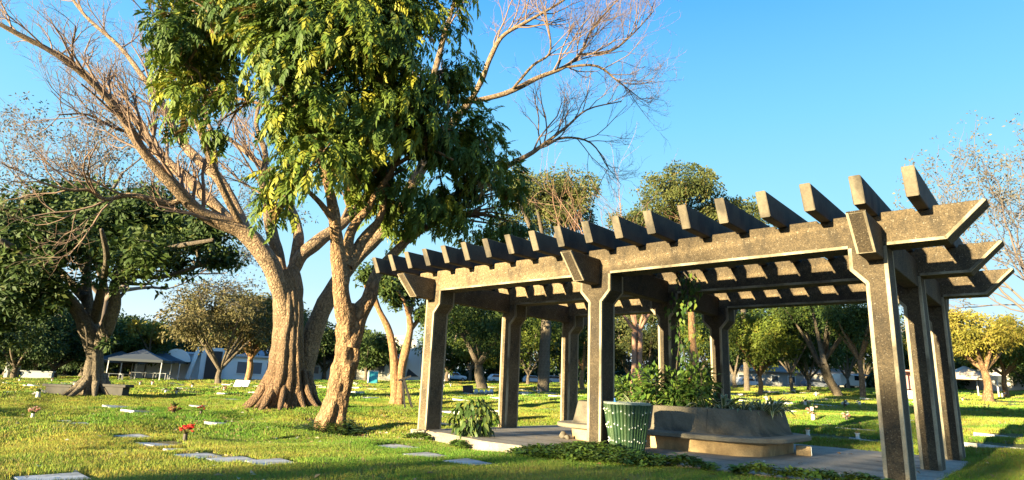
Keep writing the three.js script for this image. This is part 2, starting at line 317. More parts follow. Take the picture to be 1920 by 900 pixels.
// ------------------------------------------------------------------ arbour
const XS = [0, 5.52, 11.07], ZS = [0, -3.229, -6.458], PW = 0.345, PD = 0.545, HB = 3.77, BH = 0.564, FLARE = 0.222;
// vertex tone of the cast pieces: darker from the middle to the right end
function toned(g, f) { const p = g.attributes.position, c = []; for (let i = 0; i < p.count; i++) { const k = typeof f === 'number' ? f : f(p.getX(i), p.getY(i), p.getZ(i)); c.push(k, k * 0.985, k * 0.96); } g.setAttribute('color', new THREE.Float32BufferAttribute(c, 3)); return g; }
const arbour = thing('arbour', 'open concrete arbour of nine pebble-dash posts, long beams and sloping-ended rafters', 'arbour');
{
  const hw = PW / 2, yf = 3.16, ye = 3.40;
  const outline = (l, r) => [[-hw, -0.1], [hw, -0.1], ...(r ? [[hw, yf], [hw + FLARE, ye], [hw + FLARE, HB + 0.03]] : [[hw, HB + 0.03]]), ...(l ? [[-hw - FLARE, HB + 0.03], [-hw - FLARE, ye], [-hw, yf]] : [[-hw, HB + 0.03]])];
  const T = 0.06, e = 0.004;
  // trim: square bars along every vertical corner and round the flare, standing a few millimetres proud
  const strip = (sx, sz, top) => boxUV(rb(T, top + 0.01, T, sx * (hw - T / 2 + e), top / 2, sz * (PD / 2 - T / 2 + e), 0.01));
  const flareTrim = (sx, sz) => { const z = sz * (PD / 2 - T / 2 + e), x = (v) => sx * (v - T / 2 + e); return [boxUV(bar(V(x(hw), yf - 0.005, z), V(x(hw + FLARE), ye, z), T, T)), boxUV(bar(V(x(hw + FLARE), ye - 0.02, z), V(x(hw + FLARE), HB - 0.003, z), T - 0.004, T - 0.004))]; };
  XS.forEach((x, i) => {
    const l = i > 0, r = i < 2, postG = toned(boxUV(prism(outline(l, r), PD - 0.012, 0)), [0.66, 0.30, 0.33][i]), parts = [];
    for (const sx of [-1, 1]) for (const sz of [-1, 1]) { const f = sx < 0 ? l : r; parts.push(strip(sx, sz, f ? yf : HB - 0.015)); if (f) parts.push(...flareTrim(sx, sz)); }
    for (const z of ZS) {
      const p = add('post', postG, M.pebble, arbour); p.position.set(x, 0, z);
      for (const g of parts) add('edge_trim', g, M.trim, p);
    }
  });
  // plinth of the front left post
  add('plinth', boxUV(rb(0.56, 0.4, 0.8, 0.0, -0.18, 0.03, 0.03)), M.slab, arbour);
  // long beams, notched for the rafters, the ends cut back below
  const RN = 19, RX0 = 11.812, RS = 0.7338, RW = 0.175, ovt = 1.57, ovb = 1.01, H2 = HB + BH;
  const xsR = [...Array(RN)].map((_, i) => RX0 - i * RS);
  const top = [];
  for (const x of xsR) top.push([x + RW / 2 + 0.05, H2], [x + RW / 2 + 0.02, H2 - 0.055], [x - RW / 2 - 0.02, H2 - 0.055], [x - RW / 2 - 0.05, H2]);
  const under = []; for (let i = 0; i <= 18; i++) under.push([lerp(-ovb, XS[2] + ovb, i / 18), HB]);
  const beamPts = [...under, [XS[2] + ovt, H2], ...top, [-ovt, H2]];
  const beamG = toned(boxUV(prism(beamPts, PD - 0.004, 0.014)), (x) => lerp(lerp(0.98, 0.36, smoothstep(x, 2.2, 5.8)), 0.52, smoothstep(x, 10.6, 11.6)));
  const tz = PD / 2 - 0.02, b = 0.05;
  const spans = [[-ovb, -hw], [XS[0] + hw + FLARE, XS[1] - hw - FLARE], [XS[1] + hw + FLARE, XS[2] - hw - FLARE], [XS[2] + hw, XS[2] + ovb]];
  const lowG = spans.map(([a, c]) => boxUV(bx(c - a, b, b, (a + c) / 2, HB + b / 2 - 0.005, tz)));
  const endG = [boxUV(bar(V(XS[2] + ovb - 0.02, HB + 0.012, tz), V(XS[2] + ovt - 0.028, H2 - 0.005, tz), b, b)), boxUV(bar(V(-ovb + 0.02, HB + 0.012, tz), V(-ovt + 0.028, H2 - 0.005, tz), b, b))];
  for (const z of ZS) {
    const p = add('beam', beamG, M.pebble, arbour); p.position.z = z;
    for (const g of [...lowG, ...endG]) add('edge_trim', g, M.trim, p);
  }
  // cross beams
  const cw = 0.266, c0 = 3.533, c1 = 4.104, ct = 1.43, cb = 0.907, zb = ZS[2];
  const side = [[cb, c0], [ct, c1], [zb - ct, c1], [zb - cb, c0]];
  const crossGs = [0.7, 0.34, 0.36].map((k) => toned(boxUV(prism(side, cw, 0.012).rotateY(-Math.PI / 2)), k)); // x of the outline becomes z
  const k = 0.036, fx = cw / 2 - k / 2 + 0.004, n = V(0, -(ct - cb), c1 - c0).normalize();
  const faceTrim = [];
  for (const s of [-1, 1]) faceTrim.push(boxUV(bar(V(s * fx, c0 + 0.01, cb - 0.012), V(s * fx, c1 - 0.01, ct - 0.03), k, k, n)));
  faceTrim.push(boxUV(bx(cw - 2 * k, k, k, 0, c1 - k / 2 + 0.003, ct - 0.045)), boxUV(bx(cw - 2 * k, k, k, 0, c0 + k / 2 - 0.003, cb - 0.012)));
  XS.forEach((x, i) => {
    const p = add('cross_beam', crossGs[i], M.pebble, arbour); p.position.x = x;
    for (const g of faceTrim) add('edge_trim', g, M.trim, p);
  });
  // rafters
  const y0 = H2 - 0.05, y1 = 4.705, rp = 1.34, rq = 1.14;
  for (let v = 0; v < RN; v++) {
    const R = rng(900 + v), d = 0.03 * (R() - 0.5);
    const g = boxUV(prism([[rq + d, y0], [rp + d, y1], [zb - rp + d, y1], [zb - rq + d, y0]], RW, 0.014).rotateY(-Math.PI / 2));
    const u = g.attributes.uv; for (let i = 0; i < u.count; i++) u.setXY(i, u.getX(i) + v * 0.37, u.getY(i) + v * 0.61);
    const nn = g.attributes.normal, cc = []; for (let i = 0; i < nn.count; i++) { const k = Math.abs(nn.getZ(i)) > 0.6 ? 1.5 : 0.55 + 0.25 * nz(v, 2); cc.push(k, k, k); } g.setAttribute('color', new THREE.Float32BufferAttribute(cc, 3));  // light put into vertex colour: sunlit ends brightened, shaded sides darkened
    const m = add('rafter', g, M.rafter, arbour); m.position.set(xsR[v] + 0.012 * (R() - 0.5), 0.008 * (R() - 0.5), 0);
  }
}

// ------------------------------------------------------------------ planter with a seat all round
const PL = { x0: 2.82, x1: 8.66, z0: -4.95, z1: -1.26 };
function roundRect(x0, x1, z0, z1, r, n = 10) {
  const p = []; for (const [cx, cz, a0] of [[x1 - r, z1 - r, 0], [x0 + r, z1 - r, 1], [x0 + r, z0 + r, 2], [x1 - r, z0 + r, 3]]) for (let i = 0; i <= n; i++) { const a = (a0 + i / n) * Math.PI / 2; p.push([cx + r * Math.cos(a), cz + r * Math.sin(a)]); }
  return p;
}
function loft(rings, capTop = true) { // rings of equal count: [outline, y]
  const P = [], I = [], U = [], n = rings[0][0].length; let lenY = 0;
  rings.forEach(([o, y], k) => { if (k) lenY += Math.hypot(y - rings[k - 1][1], o[0][0] - rings[k - 1][0][0][0]); let l = 0; for (let i = 0; i <= n; i++) { const [x, z] = o[i % n], q = o[(i + n - 1) % n]; if (i) l += Math.hypot(x - q[0], z - q[1]); P.push(x, y, z); U.push(l, lenY); } });
  for (let k = 0; k < rings.length - 1; k++) for (let i = 0; i < n; i++) { const a = k * (n + 1) + i, b = a + n + 1; I.push(a, b, a + 1, a + 1, b, b + 1); }
  if (capTop) { const [o, y] = rings[rings.length - 1], c = P.length / 3; let cx = 0, cz = 0; o.forEach(([x, z]) => { cx += x / n; cz += z / n; }); P.push(cx, y, cz); U.push(cx, cz); for (let i = 0; i < n; i++) { P.push(o[i][0], y, o[i][1]); U.push(o[i][0], o[i][1]); } for (let i = 0; i < n; i++) I.push(c, c + 1 + (i + 1) % n, c + 1 + i); }
  const g = new THREE.BufferGeometry(); g.setAttribute('position', new THREE.Float32BufferAttribute(P, 3)); g.setAttribute('uv', new THREE.Float32BufferAttribute(U, 2)); g.setIndex(I);
  return toCreasedNormals(g, 0.33);
}
{
  const bench = thing('planter_bench', 'long rounded concrete planter with a bench seat all round, under the arbour', 'planter');
  const inset = (d) => roundRect(PL.x0 + d, PL.x1 - d, PL.z0 + d, PL.z1 - d, 1.15 - d);
  add('base', loft([[inset(0.40, 0.55), -0.02], [inset(0.38, 0.55), 0.30]], false), M.base, bench);
  add('seat', loft([[inset(0.36, 0.9), 0.292], [inset(0.03, 0.9), 0.292], [inset(0, 0.9), 0.312], [inset(0, 0.9), 0.382], [inset(0.03, 0.9), 0.402], [inset(0.42, 0.9), 0.41]], false), M.seat, bench);
  add('planter_wall', loft([[inset(0.36, 0.9), 0.395], [inset(0.42, 0.9), 0.46], [inset(0.54, 0.9), 0.935], [inset(0.56, 0.9), 0.95], [inset(0.68, 0.9), 0.95], [inset(0.70, 0.9), 0.935], [inset(0.72, 0.9), 0.80]], false), M.wall, bench);
  const soil = loft([[inset(0.70, 0.9), 0.78], [inset(0.71, 0.9), 0.84]]);
  for (const x of [4.9, 7.15]) add('wall_joint', bar(V(x, 0.47, PL.z1 - 0.428), V(x, 0.93, PL.z1 - 0.538), 0.014, 0.012), std({ color: lin(0.05, 0.042, 0.032) }), bench);
  add('soil', soil, std({ color: lin(0.06, 0.04, 0.026), roughness: 1 }), bench);
}

// ------------------------------------------------------------------ litter bin faced with green bamboo culms
{
  const bin = thing('litter_bin', 'six-sided green litter bin faced with upright bamboo canes, flaring at the top', 'litter bin', V(6.25, 0, 0.14), 0.18);
  const R0 = 0.38, R1 = 0.53, H = 1.0, hex = (r, y) => [[...Array(6)].map((_, i) => { const a = i / 6 * Math.PI * 2; return [r * Math.cos(a), r * Math.sin(a)]; }), y];
  add('shell', loft([hex(R0 - 0.05, 0.02), hex(R1 - 0.055, H)], false), std({ color: lin(0.05, 0.09, 0.05), roughness: 0.6 }), bin);
  add('base', loft([hex(R0 - 0.02, -0.02), hex(R0 - 0.01, 0.055), hex(R0 - 0.06, 0.06)], false), M.seat, bin);
  add('rim', loft([hex(R1 - 0.06, H - 0.03), hex(R1 - 0.012, H - 0.03), hex(R1 - 0.006, H + 0.012), hex(R1 - 0.055, H + 0.02), hex(R1 - 0.11, H + 0.01), hex(R1 - 0.12, H - 0.2)], false), std({ color: lin(0.30, 0.33, 0.26), roughness: 0.8 }), bin);
  const canes = [lin(0.032, 0.075, 0.03), lin(0.044, 0.09, 0.034), lin(0.026, 0.062, 0.03), lin(0.055, 0.095, 0.04)].map((c) => new THREE.MeshPhysicalMaterial({ color: c, roughness: 0.38, clearcoat: 0.35, clearcoatRoughness: 0.3 }));
  const glint = std({ color: lin(0.62, 0.64, 0.55), roughness: 0.6 }), R = rng(77);
  for (let f = 0; f < 6; f++) for (let c = 0; c < 6; c++) {
    const a0 = f / 6 * Math.PI * 2, a1 = (f + 1) / 6 * Math.PI * 2, t = (c + 0.5) / 6, pt = (r, y) => V(lerp(r * Math.cos(a0), r * Math.cos(a1), t), y, lerp(r * Math.sin(a0), r * Math.sin(a1), t));
    const a = pt(R0 - 0.035, 0.06), b = pt(R1 - 0.035, H - 0.03 + 0.012 * R()), rr = [0.034, 0.043], prof = [], nodes = [0.0, 0.16 + 0.12 * R(), 0.46 + 0.14 * R(), 0.76 + 0.12 * R(), 1];
    for (let k = 0; k < nodes.length - 1; k++) { const p = nodes[k], q = nodes[k + 1], r = (s) => lerp(rr[0], rr[1], s); prof.push([p, r(p) * 1.12], [p + 0.02, r(p) * 0.95], [(p + q) / 2, r((p + q) / 2) * 0.92], [q - 0.02, r(q) * 0.97]); }
    prof.push([1, rr[1]]);
    const L = a.distanceTo(b), g = new THREE.LatheGeometry(prof.map(([s, r]) => new THREE.Vector2(r, s * L)), 9);
    const cane = add('bamboo_cane', g, canes[Math.floor(R() * 4)], bin); cane.position.copy(a); cane.quaternion.setFromUnitVectors(V(0, 1, 0), b.clone().sub(a).normalize());
    const out = Math.atan2((a.z + b.z), (a.x + b.x));
    for (const s of nodes.slice(1, 4)) if (R() < 0.75) { const rad = lerp(rr[0], rr[1], s) * 1.0, th = out + (R() - 0.5) * 0.7; add('node_glint', new THREE.SphereGeometry(0.011 + 0.006 * R(), 6, 4).scale(1, 1.3, 1).translate(rad * Math.cos(th), s * L + 0.012, rad * Math.sin(th)), glint, cane); }  // small pale beads put in for the highlights on the nodes
  }
  const bottle = thing('plastic_bottle', 'blue plastic bottle sticking out of the bamboo litter bin', 'bottle', V(6.08, 0.84, 0.3));
  bottle.rotation.z = 0.12;
  add('bottle_body', new THREE.LatheGeometry([[0, 0], [0.034, 0.002], [0.036, 0.14], [0.03, 0.18], [0.014, 0.21], [0.014, 0.235]].map(([x, y]) => new THREE.Vector2(x, y)), 12), std({ color: lin(0.05, 0.22, 0.55), roughness: 0.25 }), bottle);
  add('cap', new THREE.CylinderGeometry(0.016, 0.016, 0.02, 10).translate(0, 0.242, 0), std({ color: lin(0.04, 0.15, 0.5), roughness: 0.4 }), bottle);
}
{ // small block at the right end of the planter, stones at its left
  const p = thing('concrete_block', 'small tan concrete block with one white side, at the right end of the planter', 'block', V(8.62, 0, -3.45), 0.3);
  add('block', boxUV(rb(0.30, 0.21, 0.24, 0, 0.105, 0, 0.02)), M.base, p);
  add('white_side', rb(0.02, 0.19, 0.2, 0.156, 0.11, 0, 0.006), std({ color: lin(0.75, 0.74, 0.68) }), p);
  const R = rng(41);
  for (const [dx, dz, r] of [[0, 0, 0.11], [0.2, 0.1, 0.075]]) {
    const g = new THREE.IcosahedronGeometry(r, 2), q = g.attributes.position; for (let i = 0; i < q.count; i++) { const k = 1 + 0.5 * nz(q.getX(i) * 9 + dx * 50, q.getY(i) * 9, q.getZ(i) * 9); q.setXYZ(i, q.getX(i) * k, q.getY(i) * k * 0.8, q.getZ(i) * k); }
    const m = add('stone', boxUV(g), M.seat); m.position.set(3.35 + dx, r * 0.62, -1.6 + dz);
    tag(m, r > 0.1 ? 'larger rough stone against the left foot of the planter' : 'smaller rough stone beside the left foot of the planter', 'stone');
  }
}

// ------------------------------------------------------------------ trees
const pxLimb = (d0, pts) => pts.map(([x, y, dd = 0]) => at(x, y, d0 + dd));
const clumpA = clumpGeo(9, 0.34, 0.34, 0.15, 301), clumpB = clumpGeo(8, 0.3, 0.26, 0.11, 302);
const sprays = [sprayGeo(11, 0.40, 0.20, 0.072, 311, 0.5), sprayGeo(10, 0.34, 0.22, 0.078, 312, 0.7)];
const green = (a, b, c = [0.13, 0.14, 0.02], k = 0.08) => (p, R) => { const t = clamp(0.5 + 0.9 * nz(p.x * 0.5, p.y * 0.5, p.z * 0.5) + 0.5 * (R() - 0.5), 0, 1); let q = mix3(a, b, t); if (R() < k) q = mix3(q, c, R()); return new THREE.Color().setRGB(...q); };
const TINT = {
  dark: green([0.022, 0.045, 0.012], [0.045, 0.08, 0.018]), mid: green([0.04, 0.075, 0.016], [0.075, 0.115, 0.022]), olive: green([0.06, 0.085, 0.022], [0.12, 0.13, 0.034], [0.20, 0.16, 0.05], 0.15),
  lime: green([0.085, 0.13, 0.018], [0.16, 0.19, 0.025], [0.24, 0.21, 0.03], 0.15), gold: green([0.17, 0.17, 0.026], [0.30, 0.255, 0.04], [0.38, 0.28, 0.06], 0.2), tan: green([0.085, 0.09, 0.03], [0.16, 0.135, 0.05], [0.24, 0.18, 0.09], 0.2), dusk: green([0.10, 0.095, 0.075], [0.17, 0.15, 0.125], [0.2, 0.17, 0.1], 0.2),
};
const merged = (list) => mergeGeometries(list);

{ // the great bare tree: fluted trunk, root flare, long ascending limbs, fine twigs
  const t = thing('bare_tree', 'huge leafless tree with a fluted root-flared trunk, spreading pale limbs left of the leafy tree', 'tree', BARE);
  const d0 = depthOf(BARE), mpp = d0 / F, R = rng(1001), L = (pts) => pxLimb(d0, pts).map((p) => p.sub(BARE));
  const flute = (a, tt, c) => { const h = clamp(c.y / 4.6, 0, 1), k = lerp(0.42, 0.12, h), w = a + 0.35 * nz(c.y * 0.5, 1) + 0.12 * c.y * Math.sin(a * 2); return 1.06 + k * (Math.abs(Math.sin(w * 4.5)) ** 0.6 - 0.75) + 0.5 * k * (Math.abs(Math.sin(w * 2.5 + 1)) - 0.6) + 0.07 * nz(Math.cos(a) * 3, c.y * 2, Math.sin(a) * 3); };
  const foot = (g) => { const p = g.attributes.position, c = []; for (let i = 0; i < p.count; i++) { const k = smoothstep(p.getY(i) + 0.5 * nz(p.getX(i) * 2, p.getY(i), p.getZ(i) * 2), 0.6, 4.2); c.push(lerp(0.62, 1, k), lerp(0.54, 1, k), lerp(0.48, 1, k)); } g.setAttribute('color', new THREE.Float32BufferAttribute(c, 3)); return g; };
  const trunk = L([[530, 792], [531, 770], [533, 735], [536, 690], [540, 635], [541, 580], [538, 535], [533, 505]]);
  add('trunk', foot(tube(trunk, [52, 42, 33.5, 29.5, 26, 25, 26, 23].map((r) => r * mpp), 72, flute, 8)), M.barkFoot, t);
  for (let i = 0; i < 15; i++) { // roots
    const a = i / 15 * 6.283 + 0.3 * R(), r = lerp(1.3, 2.0, R()), p = [], c = V(Math.cos(a), 0, Math.sin(a)), sw = (R() - 0.5) * 0.6;
    for (const [k, y] of [[0.42, 1.5], [0.55, 0.72], [0.72, 0.26], [1, -0.14]]) { const q = c.clone().multiplyScalar(r * k).add(V(-c.z * sw * k, 0, c.x * sw * k)); q.y = y + (k > 0.4 ? terrain(BARE.x + q.x, BARE.z + q.z) - BARE.y : 0); p.push(q); }
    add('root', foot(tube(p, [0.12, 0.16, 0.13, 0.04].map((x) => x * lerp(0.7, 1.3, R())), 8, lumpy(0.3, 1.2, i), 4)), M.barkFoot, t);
  }
  const limbs = [ // [points in the picture with depth offset, radius px start -> end, twig count]
    [[[541, 690, 0], [534, 590, -0.2], [518, 520, -0.6], [490, 470, -0.8], [455, 432, -1.0], [410, 415, -1.4], [372, 396, -1.8], [330, 352, -2.4], [275, 292, -3], [228, 218, -3.6], [178, 160, -4.2], [110, 105, -5], [0, 45, -6]], 21, 3, 26],
    [[[470, 455, -0.8], [440, 425, -0.4], [402, 385, 0], [345, 330, 0.6], [300, 290, 1.0], [252, 222, 1.6], [215, 188, 2.2], [130, 112, 3], [40, 70, 4], [-60, 10, 5]], 14, 2.5, 26],
    [[[475, 460, -0.8], [452, 412, 0.3], [412, 338, 1.2], [370, 298, 1.8], [338, 262, 2.4], [300, 188, 3.0], [272, 150, 3.4], [225, 88, 4.2], [160, 30, 5], [110, -40, 6]], 13, 2.5, 24],
    [[[345, 372, -2.2], [318, 382, -2.4], [282, 373, -2.8], [240, 366, -3.2], [196, 374, -3.6], [168, 357, -4], [130, 356, -4.4], [70, 340, -5]], 8, 2, 16],
    [[[540, 560, 0.2], [522, 480, 0.4], [508, 425, 0.6], [502, 390, 0.8], [492, 340, 1.2], [498, 290, 1.6], [480, 230, 2.2], [500, 150, 3]], 14, 3, 14],
    [[[543, 530, 0.3], [556, 470, 0.6], [560, 440, 0.8], [545, 392, 1.2], [530, 362, 1.5], [500, 318, 2], [472, 295, 2.4], [430, 262, 3], [380, 250, 3.6], [330, 215, 4.2]], 13, 2, 18],
    [[[470, 452, -0.6], [430, 380, -1.6], [395, 300, -2.4], [370, 230, -3], [340, 170, -3.6], [330, 90, -4.2], [300, 20, -5]], 9, 2, 20],
    [[[300, 290, 1.0], [262, 255, 0], [215, 240, -1], [165, 215, -2], [110, 215, -3]], 5, 1.5, 10],
    [[[408, 338, 1.2], [398, 250, 1.4], [372, 190, 1.6], [378, 120, 1.8], [360, 50, 2.2], [330, -20, 2.6]], 6, 1.6, 16],
    // the limb that passes behind the leafy tree and opens out to the right of its crown
    [[[566, 735, 0.6], [574, 680, 0.7], [590, 618, 0.9], [620, 552, 1.2], [662, 490, 1.6], [730, 420, 2], [800, 300, 2.4], [850, 230, 2.6], [884, 186, 2.8]], 23, 8, 0],
    [[[543, 520, 0.2], [566, 478, 0.4], [598, 452, 0.8], [640, 420, 1.4], [720, 330, 2.2], [800, 180, 3], [835, 60, 3.6], [860, -20, 4]], 17, 4, 12],
    [[[790, 400, 2.2], [880, 350, 2.6], [950, 312, 3], [998, 286, 3.2], [1020, 270, 3.3], [1062, 238, 3.6], [1100, 206, 4], [1165, 190, 4.4]], 9, 1.3, 17],
    [[[1018, 272, 3.3], [1060, 258, 3.4], [1108, 268, 3.5], [1142, 318, 3.6]], 4, 1.2, 9],
    [[[884, 186, 2.8], [903, 150, 2.7], [918, 112, 2.6], [940, 70, 2.5], [985, 42, 2.3], [1045, 8, 2], [1100, -30, 1.6]], 8, 2, 22],
    [[[886, 190, 2.8], [948, 175, 3.1], [1008, 146, 3.4], [1058, 126, 3.7], [1088, 100, 3.9], [1108, 58, 4.1], [1150, 8, 4.5]], 8, 2, 26],
    [[[1056, 126, 3.7], [1120, 124, 3.8], [1158, 152, 3.9], [1202, 186, 4]], 4, 1.2, 12],
    [[[1088, 102, 3.9], [1148, 94, 4.1], [1188, 62, 4.3], [1226, 20, 4.5]], 4, 1.2, 14],
    [[[960, 168, 3.1], [1000, 122, 2.4], [1030, 100, 2], [1028, 50, 1.6], [1010, -10, 1.4]], 4, 1.3, 14],
  ];
  const twigs = [], tips = [], ld = V(0, 0, -1).applyQuaternion(camQ);
  for (const [pts, ra, rz, n] of limbs) {
    const P = L(pts), curve = new THREE.CatmullRomCurve3(P, false, 'centripetal');
    add('branch', tube(P, [ra * 0.85, lerp(ra, rz, 0.15), lerp(ra, rz, 0.45), lerp(ra, rz, 0.75), rz].map((r) => r * mpp * (ra > 11 ? 0.9 : 0.78)), ra > 10 ? 14 : 8, lumpy(0.22, 1.5, ra), 4), M.barkBare, t);
    for (let i = 0; i < n * 0.72; i++) {
      const u = lerp(0.4, 1, (i + R()) / (n * 0.72)), p = curve.getPoint(u), T = curve.getTangent(u), side = V(R() - 0.5, R() - 0.3, R() - 0.5); side.addScaledVector(T, -side.dot(T)).normalize();
      const a = 0.35 + 0.6 * R(), len = lerp(3.0, 1.8, u) * lerp(0.7, 1.2, R());
      grow(twigs, tips, p, T.clone().multiplyScalar(Math.cos(a)).addScaledVector(side, Math.sin(a)), len, lerp(ra, rz, u) * mpp * 0.30 + 0.008, 3, R, { kids: [3, 4, 4], angle: [0.35, 0.85], ratio: [0.42, 0.68], bend: 0.55, rise: 0.5, rmin: 0.006 });
    }
  }
  add('twigs', merged(twigs), M.twig, t, 'stuff');
}

{ // leafy tree in front
  const t = thing('leafy_tree', 'leaning tree with thick glossy drooping foliage, nearest the arbour, in front of the bare tree', 'tree', LEAFY);
  const d0 = depthOf(LEAFY), mpp = d0 / F, R = rng(2002), L = (pts) => pxLimb(d0, pts).map((p) => p.sub(LEAFY));
  const knots = (a, tt, c) => 1 + 0.22 * nz(Math.cos(a) * 1.4, c.y * 1.1, Math.sin(a) * 1.4) + 0.20 * nz(Math.cos(a) * 3, c.y * 2.2, Math.sin(a) * 3 + 5) + 0.08 * Math.sin(a * 5 + c.y * 1.3 + nz(c.y) * 3) + (c.y < 1.2 ? (1.2 - c.y) * 0.14 * Math.sin(a * 6 + 1) : 0);
  add('trunk', tube(L([[612, 845], [618, 815], [628, 765], [640, 712], [650, 662], [653, 615], [648, 570]]), [36, 28, 23, 22, 21, 19.5, 16].map((r) => r * mpp), 40, knots, 9), M.barkLeafy, t);
  const limbs = [
    [[[653, 620, 0], [642, 560, -0.2], [636, 500, -0.3], [630, 445, -0.5], [625, 392, -0.6], [612, 335, -0.8], [592, 255, -1], [575, 180, -1.2]], 19, 5],
    [[[655, 650, 0], [672, 590, 0.2], [692, 560, 0.4], [700, 528, 0.6], [735, 478, 1.6], [790, 432, 2.6], [840, 408, 3.4]], 21, 5],
    [[[640, 540, 0], [652, 475, 0.3], [660, 430, 0.5], [688, 395, 0.6], [702, 370, 0.7], [740, 310, 0.9], [775, 230, 1]], 12, 4],
    [[[652, 500, 0.2], [688, 440, 0.8], [712, 412, 1.1], [722, 340, 1.5], [705, 210, 2]], 12, 4],
    [[[628, 420, -0.5], [600, 380, -1.2], [560, 340, -1.8], [535, 300, -2.2]], 6, 2.5],
    [[[592, 260, -1], [530, 160, -0.4], [470, 90, 0.2], [400, 60, 0.6], [350, 120, 1]], 7, 2.5],
    [[[612, 335, -0.8], [560, 230, 0.4], [470, 190, 1.2], [400, 180, 1.8]], 5, 2],
    [[[740, 310, 0.9], [800, 280, 0.6], [850, 300, 0.2]], 5, 2],
  ];
  for (const [pts, ra, rz] of limbs) add('branch', tube(L(pts), [ra, lerp(ra, rz, 0.6), rz].map((r) => r * mpp), 12, lumpy(0.26, 2, ra), 4), M.barkLeafy, t);
  const B = [[640, 90, 175, -0.2], [745, 90, 130, 0.2], [560, 110, 105, -0.6], [560, 215, 80, -0.8], [700, 240, 135, 0.4], [790, 190, 95, 0.2], [850, 250, 80, 0.4], [845, 340, 95, 0.9], [915, 385, 66, 1.6], [950, 345, 48, 1.4], [905, 300, 62, 1.0], [900, 245, 48, 0.8], [938, 305, 46, 1.2], [966, 372, 42, 1.8], [958, 432, 36, 2.2], [862, 392, 60, 1.6], [975, 415, 34, 2.0], [880, 430, 48, 2.0], [765, 355, 90, 1.2], [690, 330, 70, 1.6], [585, 300, 62, -1.2], [545, 345, 50, -1], [815, 420, 62, 2.0], [740, 420, 52, 2.0], [620, -70, 190, 0.3], [780, -30, 110, 0.3], [840, 110, 60, 0.5], [690, -150, 180, 0],
    [385, 55, 62, 1.0], [340, 120, 56, 1.3], [405, 165, 58, 0.8], [360, 215, 48, 1.2], [430, 18, 60, 0.6], [355, -20, 70, 1.1], [505, 30, 56, -0.2], [370, 90, 60, 1.9], [402, 150, 52, 1.6], [350, 180, 48, 0.5], [425, 62, 52, 1.3], [330, 60, 52, 0.4], [415, 240, 30, 0.6], [510, 390, 30, -0.8]]
    .map(([x, y, r, dd]) => ({ c: at(x, y, d0 + dd * 1.5 + Math.max(0, x - 720) * 0.008).sub(LEAFY), r: r * mpp }));
  // twigs from the limbs to the balls
  const ends = limbs.flatMap(([pts]) => L(pts).slice(2));
  B.forEach((b, i) => { const s = ends.reduce((m, e) => (e.distanceTo(b.c) < m.distanceTo(b.c) ? e : m)); for (let k = 0; k < 3; k++) { const e = b.c.clone().add(V(R() - 0.5, R() - 0.4, R() - 0.5).multiplyScalar(b.r * 1.1)), m = s.clone().lerp(e, 0.5).add(V(R() - 0.5, R() - 0.2, R() - 0.5).multiplyScalar(0.4)); add('bough', tube([s, m, e], [0.055, 0.035, 0.012], 6, null, 3), M.barkLeafy, t); } });
  const tint = (p, r, u) => { const side = clamp(0.5 - u.dot(V(0.75, 0, 0.1)) + 0.25 * u.y, 0, 1), q = clamp(0.5 + nz(p.x * 0.7, p.y * 0.7, p.z * 0.7), 0, 1); let c = mix3([0.05, 0.095, 0.016], [0.145, 0.20, 0.022], q); if (r() < 0.30 * q + 0.06) c = mix3(c, [0.34, 0.32, 0.03], 0.3 + 0.7 * r()); if (r() < 0.03) c = [0.16, 0.10, 0.03]; return new THREE.Color().setRGB(...c); };
  const items = foliage(B, 11500, R, { shell: 0.6, gap: 0.05, size: [0.65, 1.3], tint, freq: 0.62, droop: -0.55 });
  // the sprays that show nearest the viewer are pieces of their own
  items.sort((a, b) => depthOf(a.p.clone().add(LEAFY)) - depthOf(b.p.clone().add(LEAFY)));
  const near = items.splice(0, 300), sprayM = [lin(0.06, 0.105, 0.016), lin(0.09, 0.145, 0.018), lin(0.15, 0.19, 0.02), lin(0.24, 0.245, 0.026)].map((c) => leafMat(c, 0.34, 0.55));
  near.forEach((it, i) => { const m = add('leaf_spray', sprays[i % 2], sprayM[Math.floor(R() * 4)], t); m.position.copy(it.p); m.quaternion.copy(it.q); m.scale.copy(it.s); });
  const crown = new THREE.Group(); crown.name = 'crown'; t.add(crown);
  instanced('foliage', sprays[0], M.leaf, items.filter((_, i) => i % 2), crown); instanced('foliage', sprays[1], M.leaf, items.filter((_, i) => !(i % 2)), crown);
}

